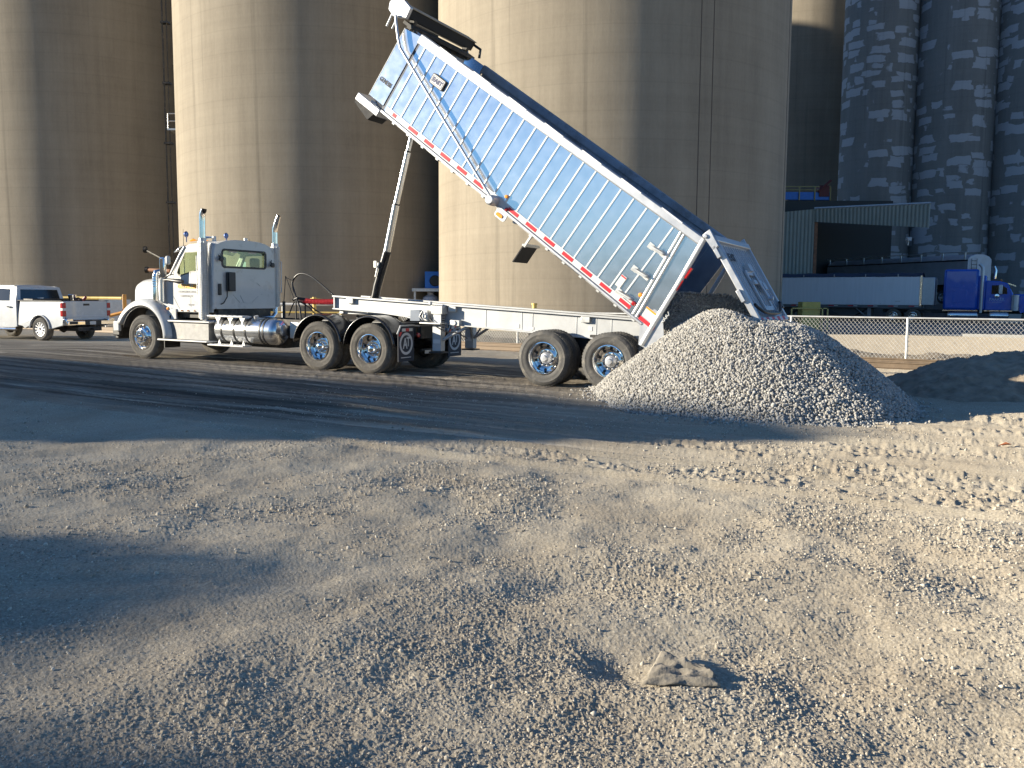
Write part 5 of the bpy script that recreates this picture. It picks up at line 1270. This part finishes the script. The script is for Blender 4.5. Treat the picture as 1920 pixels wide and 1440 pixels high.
# yellow guard behind the fence
yg = at(1522, 612, 45); yo = thing('machine_guard', 'yellow steel guard box with side rails behind the chain link fence', 'guard', Matrix.Translation((yg.x, 45, 0)))
xl, xr = at(1501, 600, 45).x, at(1535, 600, 45).x; zt = at(1520, 566, 45).z
on(yo, MB().box((xl, 44.8, .1), (xr, 45.5, zt)), 'cover', mat('olive_yellow', (.40, .36, .10), .6, 0, .15, 4), bevel=.02)
mb = MB(); zr = at(1520, 577, 45).z
for x in (xl-.6, xr+.05, xr+.32): mb.box((x, 44.7, 0), (x+.06, 44.76, zr))
mb.box((xl-.6, 44.7, zr-.05), (xr+.38, 44.76, zr)); on(yo, mb, 'rail', mat('olive_yellow_rail', (.45, .40, .14), .6))

# ================================================================ BLUE TRUCK + TRAILERS
BY = R(30); bo = at(1765, 607, 61.5); bo = Vector((bo.x, 61.5, 0)); BM = frame(bo, BY)
bt_ = thing('blue_sleeper_truck', 'bright blue sleeper semi truck parked in the shade by the silos', 'semi truck', BM)
def B(mb, name, m, parent=None, **k): return mb.build(name, m, parent or bt_, **k)
# x grows toward the nose here
mb = MB().box((0.0, .15, 1.0), (2.2, 2.45, 3.85)); sl = B(mb, 'sleeper', M['blue'], bevel=.16)
MB().box((.6, .14, 1.5), (1.5, .16, 2.4)).build('side_hatch', M['blue'], sl, bevel=.01)
cabp = [(2.62, 1.0), (2.62, 3.05), (3.5, 3.0), (3.95, 2.85), (4.3, 2.15), (4.35, 1.0)]
mb = MB().plate(cabp, lambda u, v, w: (u, w, v), .25, 2.35); cb_ = B(mb, 'cab', M['blue'], bevel=.06)
B(MB().box((2.15, .3, 1.0), (2.66, 2.3, 3.4)), 'sleeper_joint', M['blue'], bevel=.08)
mb = MB().plate([(3.0, 2.12), (3.0, 2.72), (3.65, 2.72), (3.92, 2.5), (3.95, 2.12)], lambda u, v, w: (u, w, v), .235, .25); mb.build('door_window', M['darkglass'], cb_)
mb = MB().plate([(.4, 2.15), (2.2, 2.15), (2.15, 2.78), (.45, 2.78)], lambda u, v, w: (4.32-(v-2.15)*.5+w, u, v), 0, .02); mb.build('windshield', M['darkglass'], cb_)
B(MB().box((4.3, .35, .95), (6.2, 2.25, 2.12)), 'hood', M['blue'], bevel=.15)
mb = MB().plate([(4.7, 1.1), (4.9, 1.35), (5.4, 1.5), (5.9, 1.35), (6.2, 1.0), (6.3, .7), (6.0, .9), (5.4, 1.05), (4.8, .8)], lambda u, v, w: (u, w, v), .05, .5); B(mb, 'fender', M['blue'])
mb = MB().tube([(2.40, .16, .8), (2.40, .16, 3.7), (2.37, .16, 3.95), (2.25, .16, 4.12), (2.15, .16, 4.18)], .10, 14); B(mb, 'exhaust_stack', M['alumatte'])
mb = MB().tube([(3.1, 2.3, 3.2), (3.15, 2.3, 3.8), (3.05, 2.3, 4.1)], [.09, .09, .07], 10); B(mb, 'exhaust_stack', M['chrome'])
mb = MB().box((3.42, -.02, 2.1), (3.66, .10, 2.75)); B(mb, 'mirror', M['alumatte'], bevel=.03)
B(MB().lathe([(0, -.06), (.14, -.04), (.15, .02)], (3.35, .1, 1.98), (0, 1, 0), 14), 'round_mirror', M['chrome'])
B(MB().tube([(4.45, .12, .98), (4.45, .12, 2.05)], .24, 20), 'air_cleaner', M['alumatte'])
for k in range(5): B(MB().lathe([(0, -.05), (.05, -.03), (.06, .04)], (3.55, .5+k*.38, 3.08), (-1, 0, 0), 8), 'roof_lamp', M['amber'])
B(MB().plate([(4.0, 2.80), (4.45, 2.62), (4.45, 2.68), (3.95, 2.9)], lambda u, v, w: (u, w, v), .3, 2.3), 'sun_visor', M['chrome'])
mb = MB().box((.0, .14, .92), (2.2, .22, 1.0)); mb.box((2.6, .2, .92), (4.3, .26, 1.0)); B(mb, 'sill_trim', M['chrome'])
for x in (.4, 1.8, 2.8, 3.5): B(MB().box((x, .10, .93), (x+.10, .145, .99)), 'marker_lamp', M['amber'])
B(MB().lathe([(0, .3), (.28, .34), (.3, .5), (.3, 2.1), (.28, 2.2), (0, 2.25)], (0, .45, .62), (1, 0, 0), 24), 'fuel_tank', M['alu'])
B(MB().lathe([(0, .0), (.28, .04), (.3, .1), (.3, 1.1), (.28, 1.2), (0, 1.25)], (2.9, .45, .62), (1, 0, 0), 24), 'fuel_tank', M['alu'])
mb = MB().box((-4.0, .85, .75), (6.2, .95, 1.0)); mb.box((-4.0, 1.6, .75), (6.2, 1.7, 1.0)); B(mb, 'chassis_frame', FR)
t = text_mb('PARKER', .26, lambda u, v, w: (3.35+u, .246-w, 1.75+v), bold=.004, depth=.02); t2 = text_mb('TRANSPORT', .11, lambda u, v, w: (3.35+u, .246-w, 1.55+v), depth=.02); t.add(t2.v, t2.f); t.build('door_lettering', mat('pale_blue_lettering', (.35, .5, .8), .5), cb_)
for x in (5.4, -1.9, -3.2): wheel(bt_, 'drive' if x < 5 else 'steer', x, 0, .515, True, x < 5); wheel(bt_, 'drive' if x < 5 else 'steer', x, 2.5, .515, False, x < 5)
# grain trailer behind it
gt_ = thing('grain_trailer', 'long white grain trailer with dark tarp hitched to the blue truck', 'trailer', frame(BM @ Vector((-12, 0, 0)), BY))
def G(mb, name, m, parent=None, **k): return mb.build(name, m, parent or gt_, **k)
bdy = G(MB().box((-3.0, .02, 1.30), (10.6, 2.48, 3.35)), 'body', M['trailerwhite'], bevel=.03)
G(MB().box((10.6, .3, 1.30), (11.45, 2.2, 3.3)), 'nose', M['alumatte'], bevel=.05)
MB().box((10.5, -.01, 1.25), (10.64, .08, 3.42)).build('corner_post', M['chrome'], bdy)
mb = MB()
g = [[(x, 1.25+1.24*s_, 3.36+.30*(1-s_*s_)+.03*S(x*3)) for s_ in [-1+k/5 for k in range(11)]] for x in np.linspace(-3, 10.6, 40)]
G(MB().sheet(g), 'tarp', mat('navy_tarp', (.03, .04, .07), .7), smooth=50)
mb = MB()
for x in (-2, .2, 2.4, 4.6, 6.8, 9.0): mb.box((x, -.005, 3.30), (x+.05, .02, 3.55))
G(mb, 'tarp_strap', M['galv'])
G(MB().box((-3, .06, 1.10), (10.6, 2.44, 1.30)), 'chassis', mat('trailer_chassis', (.13, .14, .15), .6))
mb = MB(); mb2 = MB()
for k in range(10):
    x = -2.6+k*1.38; mb.box((x, .05, 1.20), (x+.38, .062, 1.27)); mb2.box((x+.38, .05, 1.20), (x+.66, .062, 1.27))
mb.build('reflective_tape', M['red'], bdy); mb2.build('reflective_tape', M['whitetape'], bdy)
mb = MB()
for x in (-1.2, 3.4, 7.9):
    for z in (2.35, 1.38): mb.box((x, .01, z), (x+.05, .02, z+.05))
mb.box((8.9, .01, 1.55), (9.25, .018, 1.61)); mb.build('body_mark', M['whitetape'], bdy)
mb = MB().plate([(4.2, 1.1), (7.0, 1.1), (6.0, .45), (5.2, .45)], lambda u, v, w: (u, w, v), .5, 2.0); mb.plate([(-1.0, 1.1), (2.2, 1.1), (1.0, .4), (.2, .4)], lambda u, v, w: (u, w, v), .5, 2.0); G(mb, 'hopper', mat('hopper_dark', (.08, .085, .09), .6))
mb = MB().box((7.0, .35, .3), (7.25, .55, 1.12)); mb.cyl((6.2, .4, 1.05), (6.95, .45, .4), .05); mb.box((7.0, 1.95, .3), (7.25, 2.15, 1.12)); G(mb, 'landing_leg', mat('leg_grey', (.3, .31, .33), .6))
for x in (-1.2, -2.45): wheel(gt_, 'trailer', x, 0, .515, True, True); wheel(gt_, 'trailer', x, 2.5, .515, False, True)

# hopper trailer coming out of the shed, on a raised slab
rf0 = at(1816, 472, 67.5); rb0 = at(1552, 487, 82.0)
hd_ = Vector((rb0.x-rf0.x, rb0.y-rf0.y, 0)); HL = hd_.length; hyaw = math.atan2(-hd_.y, hd_.x)
hb = min(rf0.z, rb0.z)-4.0
HM = frame(Vector((rf0.x, rf0.y, hb)), hyaw)
ht = thing('hopper_trailer', 'grey hopper trailer with roof hoops half inside the green shed', 'trailer', HM)
def Hh(mb, name, m, **k): return mb.build(name, m, ht, **k)
sgn = 1 if (HM.to_3x3() @ Vector((0, 1, 0))).x > 0 else -1
def hy(v): return v*sgn
prof = [(0, 1.5), (0, 3.45), (.25, 3.68), (.8, 3.84), (1.7, 3.84), (2.25, 3.68), (2.5, 3.45), (2.5, 1.5)]
Hh(MB().plate([(hy(u), v) for u, v in prof], lambda u, v, w: (w, u, v), 0, HL), 'body', M['greygrain'], bevel=.03)
mb = MB(); mb.tube([(0, hy(-.03), 4.0), (HL, hy(-.03), 4.0)], .035, 6)
for k in range(8): x = .2+k*(HL-.6)/7; mb.box((x, min(hy(-.06), hy(.0)), 3.4), (x+.12, max(hy(-.06), hy(.0)), 4.0))
Hh(mb, 'roof_rail', M['galv'])
Hh(MB().box((0, min(hy(-.03), hy(0)), 3.30), (HL, max(hy(-.03), hy(0)), 3.40)), 'side_rail', FR)
mb = MB()
for k in range(5): mb.cyl((-.08, hy(.3), 2.2+k*.28), (-.08, hy(.85), 2.2+k*.28), .02, seg=6)
for y in (.3, .85): mb.cyl((-.08, hy(y), 1.8), (-.08, hy(y), 3.5), .02, seg=6)
Hh(mb, 'ladder', FR)
for x in (1.0, 2.3, HL-2.3, HL-1.0):
    for y, nr in ((0, True), (2.5, False)): wheel(ht, 'trailer', x, hy(y), .515, nr if sgn > 0 else not nr, True)
Hh(MB().box((.2, min(hy(.6), hy(1.9)), .9), (HL-.2, max(hy(.6), hy(1.9)), 1.5)), 'chassis', FR)
mb = MB().fbox(lambda a_, b_, c_: tuple(HM @ Vector((a_, b_, c_))), (-3, min(hy(-1), hy(3.5)), -hb-.2), (HL+12, max(hy(-1), hy(3.5)), -.0))
tag(mb.build('loading_ramp', M['conc']), kind='structure')

# green shed with canopy
YS = 69.5
def sp3(px, py, Y=YS): return at(px, py, Y)
sh = thing('metal_shed', 'green metal clad shed with a wide canopy in front of the patched silos', 'shed', Matrix.Translation((sp3(1500, 600).x, YS, 0)))
def corr(p00, p10, p01, p11, n, amp, name, m, parent):
    g_ = []
    nn = n*4
    for i in range(2):
        row = []
        for j in range(nn+1):
            t_ = j/nn; a_ = p00.lerp(p10, t_); b_ = p01.lerp(p11, t_); q_ = a_.lerp(b_, i)
            nrm = (p10-p00).cross(p01-p00).normalized(); row.append(tuple(q_+nrm*(amp if (j//2) % 2 else 0)-sh.location))
        g_.append(row)
    return MB().sheet(g_).build(name, m, parent, smooth=0, solid=.01, fixn=False)
xa, xb = sp3(1440, 500).x, sp3(1524, 500).x; zA, zB = sp3(1440, 400).z, sp3(1526, 392).z
corr(Vector((xa, YS, 0)), Vector((xb, YS, 0)), Vector((xa, YS, zA)), Vector((xb, YS, zB)), 12, .05, 'wall', M['green'], sh)
c0_, c1_, c2_, c3_ = sp3(1527, 416, YS-.1), sp3(1742, 427, 66.5), sp3(1527, 391, YS-.1), sp3(1745, 381, 66.5)
corr(c0_, c1_, c2_, c3_, 30, .05, 'canopy_fascia', M['green'], sh)
mb = MB(); mb.tube([tuple(c2_-sh.location), tuple(c3_-sh.location)], .10, 4); mb.build('fascia_trim', M['galv'], sh)
mb = MB(); back = Vector((3.0, 13.5, 0)); V = [c2_, c3_, c3_+back+Vector((0, 0, .4)), c2_+back+Vector((0, 0, .4))]; V = [v-sh.location for v in V]
mb.add([tuple(v) for v in V]+[tuple(v-Vector((0, 0, .15))) for v in V], [(0,1,2,3),(4,5,6,7),(0,1,5,4),(1,2,6,5),(2,3,7,6),(3,0,4,7)]); mb.build('canopy_roof', M['green'], sh)
L0 = sh.location
mb = MB().box((xb-L0.x, -.06, 0), (xb+.25-L0.x, .3, c0_.z)); mb.build('door_frame', M['rust'], sh)
mb = MB().box((xa-L0.x, .05, zA-.1), (xb-L0.x, 8, zA+.05)); mb.box((xa-L0.x, 13.4, 0), (at(1668, 500, 83).x-L0.x, 13.5, 11)); mb.box((xb-.1-L0.x, 2.0, 0), (xb-L0.x, 13.4, 8.5)); mb.build('inner_wall', mat('shed_inside_shade', (.04, .045, .045), .8), sh)  # near-black colour stands in for the shade inside the shed opening
lp = sp3(1703, 450, 82.3); wl = thing('wall_lamp', 'small pale lamp fixed to the silo under the canopy end', 'lamp', Matrix.Translation(lp))
mb = MB().box((-.22, -.3, -.1), (.22, .1, .25)); mb.build('housing', M['label'], wl, bevel=.04); MB().cyl((0, 0, -.5), (0, 0, -.1), .08).build('bracket', M['galv'], wl)
# blue conveyor walkway
YC = 84.0; k0, k1 = at(1440, 374, YC), at(1556, 374, YC)
cvw = thing('conveyor_bridge', 'blue conveyor bridge with yellow handrail in the gap above the shed', 'conveyor', Matrix.Translation(k0))
w_ = k1.x-k0.x; hh_ = at(1500, 360, YC).z-k0.z
MB().box((0, 0, 0), (w_, 1.5, hh_)).build('trough', M['blower'], cvw)
mb = MB(); ht_ = at(1500, 350, YC).z-k0.z
mb.tube([(0, -.05, ht_), (w_, -.05, ht_)], .05, 6); mb.tube([(0, -.05, ht_*.75), (w_, -.05, ht_*.75)], .04, 6)
for k in range(5): x = w_*k/4; mb.tube([(x, -.05, -.1), (x, -.05, ht_)], .06, 6)
mb.build('handrail', mat('dull_yellow', (.35, .30, .12), .6), cvw)
mb = MB().tube([(w_*.80, -.1, ht_*.6), (w_*1.0, -.1, ht_*1.5)], .12, 6); mb.box((w_*.82, -.1, .3), (w_*.98, 1, ht_*1.1)); mb.build('drive_unit', mat('dull_red', (.10, .02, .02), .7), cvw)
MB().box((w_*.3, .3, -k0.z), (w_*.34, .7, 0)).build('support_leg', M['galv'], cvw)

# ================================================================ TRASH
mb = MB(); n_ = 26; g = []
ol = lambda u, v: (1+.12*S(5*math.atan2(v, u)+.6))
for i in range(n_):
    row = []
    for j in range(n_):
        u, v = -1+2*i/(n_-1), -1+2*j/(n_-1)
        # square to lopsided kite
        x = .73+.12*u*(1.0-.30*v)+.03*v+.012*mnoise.noise(Vector((u*2, v*2, 9))); y = 3.52+.125*v*(1-.30*u)-.05*u+.02*mnoise.noise(Vector((u*2, v*2, 19)))
        fold = 1-abs(mnoise.noise(Vector((u*1.1+v*.8, v*2.2-u*.9, 3))))*2.6
        z = .008+.010*fold+.008*mnoise.noise(Vector((u*2.2, v*2.2, 0)))+.004*mnoise.noise(Vector((u*8, v*8, 5)))+.018*max(0, u)**2*max(0, 1-abs(v))
        z -= .03*max(0, max(abs(u), abs(v))-.8)*2
        row.append((x, y, z+float(gbase(np.array([x]), np.array([y]))[0])))
    g.append(row)
gz = float(ground_h(np.array([.72]), np.array([3.52]))[0])
for r_ in g:
    for i, p in enumerate(r_): r_[i] = (p[0]-.72, p[1]-3.52, p[2])
o = MB().sheet(g).build('crumpled_sheet', M['paper'], smooth=40, solid=.006, fixn=False); o.location = (.72, 3.52, gz+.014)
tag(o, 'crumpled muddy paper sheet lying on the gravel in the foreground', 'trash')
lx = at(1878, 836, 9.35); zz = float(ground_h(np.array([lx.x]), np.array([9.3]))[0])
o = MB().plate([(-.07, -.02), (.02, -.035), (.08, .0), (.03, .03), (-.05, .025)], lambda u, v, w: (u, v, w+.02*S(u*40)), .02, .024).build('leaf_scrap', mat('red_brown_scrap', (.35, .12, .05), .8)); o.location = (lx.x, 9.3, zz+.01)
tag(o, 'small reddish scrap on the churned dirt near the right edge', 'litter')

# ================================================================ OFF-FRAME: building and trees that cast the yard's shadows
sb = thing('warehouse', 'grey warehouse with a sloping roof left of the yard', 'building', Matrix.Translation((-42, 9.5, 0)))
ridge = [(10.65, 0), (10.65, 11.35), (11.9, 11.3), (15.6, 10.35), (19.2, 8.75), (23.2, 6.9), (27.5, 4.9), (31, 3.4), (31, 0)]
MB().plate([(u-12, v) for u, v in ridge], lambda u, v, w: (w, u, v), -6, 0).build('wall', M['shedwall'], sb)
top_ = ridge[1:-1]; mb = MB().plate([(u-12, v+.15) for u, v in top_]+[(u-12, v+.01) for u, v in reversed(top_)], lambda u, v, w: (w, u, v), -6.3, .1); mb.build('roof', M['galv'], sb)
MB().box((.0, 2, 0), (.06, 6, 4)).build('door', M['frame'], sb)
def tree(x, y, cz, rad, h0, label, seed, nl=30000):
    rg = np.random.default_rng(seed); top_ = cz+rad
    t = thing('broadleaf_tree', label, 'tree', Matrix.Translation((x, y, 0)), 'trees left of the yard')
    mb = MB().tube([(0, 0, -.1), (.05, .02, 1.2), (.0, .05, h0+1.2), (.05, 0, top_-.8)], [.24, .19, .13, .03], 10)
    for k in range(9):
        a = k*2.4; z = h0+k*.3; mb.tube([(0, 0, z), (C(a)*rad*.4, S(a)*rad*.4, z+.7), (C(a)*rad*.75, S(a)*rad*.75, z+1.3)], [.07, .045, .015], 6)
    mb.build('trunk', M['bark'], t)
    vs = []; fs = []
    for i in range(nl):
        d = rg.normal(size=3); d /= np.linalg.norm(d)
        lump = 1+.07*mnoise.noise(Vector(d*2.3)+Vector((seed, 0, 0)))
        p = np.array((0, 0, cz))+d*rad*lump*rg.uniform(.15, 1)**.33
        if p[2] < cz-rad*.75: continue
        a_ = rg.normal(size=3); a_ /= np.linalg.norm(a_); b_ = np.cross(a_, d); b_ /= np.linalg.norm(b_)+1e-6; s_ = rg.uniform(.07, .15)
        o_ = len(vs); vs += [tuple(p-a_*s_), tuple(p+b_*s_*.6), tuple(p+a_*s_), tuple(p-b_*s_*.6)]; fs.append((o_, o_+1, o_+2, o_+3))
    MB().add(vs, fs).build('crown', M['leaf'], t, smooth=0, fixn=False)
tree(-30.5, 3.45, 4.60, 2.55, 1.6, 'round leafy tree at the left of the yard, nearer the warehouse', 1)
tree(-30.0, 0.45, 5.10, 2.5, 1.9, 'round leafy tree at the left of the yard, farther from the warehouse', 2)
# distant wood behind the photographer
vs, fs = [], []
for i in range(5200):
    a = R(random.uniform(176, 296)); rr_ = random.uniform(95, 118)
    x, y = rr_*C(a), rr_*S(a); env = 5.2+2.6*mnoise.noise(Vector((a*9, 0, 0)))+1.8*mnoise.noise(Vector((a*31, 2, 0)))
    z = max(.3, random.uniform(0, 1)**.6*env*1.35); s_ = random.uniform(.5, 1.1)
    d1 = Vector((random.uniform(-1, 1), random.uniform(-1, 1), random.uniform(-.6, .6))).normalized()*s_*.7; d2 = Vector((random.uniform(-.4, .4), random.uniform(-.4, .4), 1)).normalized()*s_*1.5
    c = Vector((x, y, z)); o_ = len(vs); vs += [tuple(c-d1), tuple(c-d2*.5), tuple(c+d1), tuple(c+d2)]; fs.append((o_, o_+1, o_+2, o_+3))
o = MB().add(vs, fs).build('distant_wood', mat('bare_wood', (.09, .085, .07), .9, 0, .3, .3), smooth=0, fixn=False); tag(o, 'belt of bare trees far behind the yard', 'woodland', kind='stuff')

# ================================================================ LIGHT, SKY, CAMERA
SUN_EL, DAZ = 14.0, -2.0
sdir = Vector((-C(R(DAZ))*C(R(SUN_EL)), S(R(DAZ))*C(R(SUN_EL)), S(R(SUN_EL))))
sun = bpy.data.lights.new('sun', 'SUN'); sun.energy = 5.0; sun.angle = R(.53); sun.color = (1.0, .90, .72)
so = bpy.data.objects.new('sun', sun); col.objects.link(so); so.rotation_euler = sdir.to_track_quat('Z', 'Y').to_euler(); so.location = (0, 0, 30)
w = bpy.data.worlds.new('World'); scene.world = w; w.use_nodes = True; N = w.node_tree.nodes; L = w.node_tree.links
sky = N.new('ShaderNodeTexSky'); sky.sky_type = 'NISHITA'; sky.sun_disc = False; sky.sun_elevation = R(SUN_EL); sky.sun_rotation = math.atan2(sdir.x, sdir.y)
sky.air_density = 1.0; sky.dust_density = .0; sky.ozone_density = 6.0
L.new(sky.outputs[0], N['Background'].inputs[0]); N['Background'].inputs[1].default_value = .07
cd = bpy.data.cameras.new('camera'); cd.sensor_width = 36; cd.lens = FPX/1920*36; cd.clip_start = .05; cd.clip_end = 3000
co = bpy.data.objects.new('camera', cd); col.objects.link(co); scene.camera = co
m3 = Matrix((CR, CU, -_f)).transposed(); co.matrix_world = Matrix.Translation((0, 0, HC)) @ m3.to_4x4()
scene.render.engine = 'CYCLES'; scene.cycles.max_bounces = 8
vs_ = scene.view_settings; vs_.view_transform = 'Standard'; vs_.look = 'None'; vs_.exposure = 1.4; vs_.gamma = 1
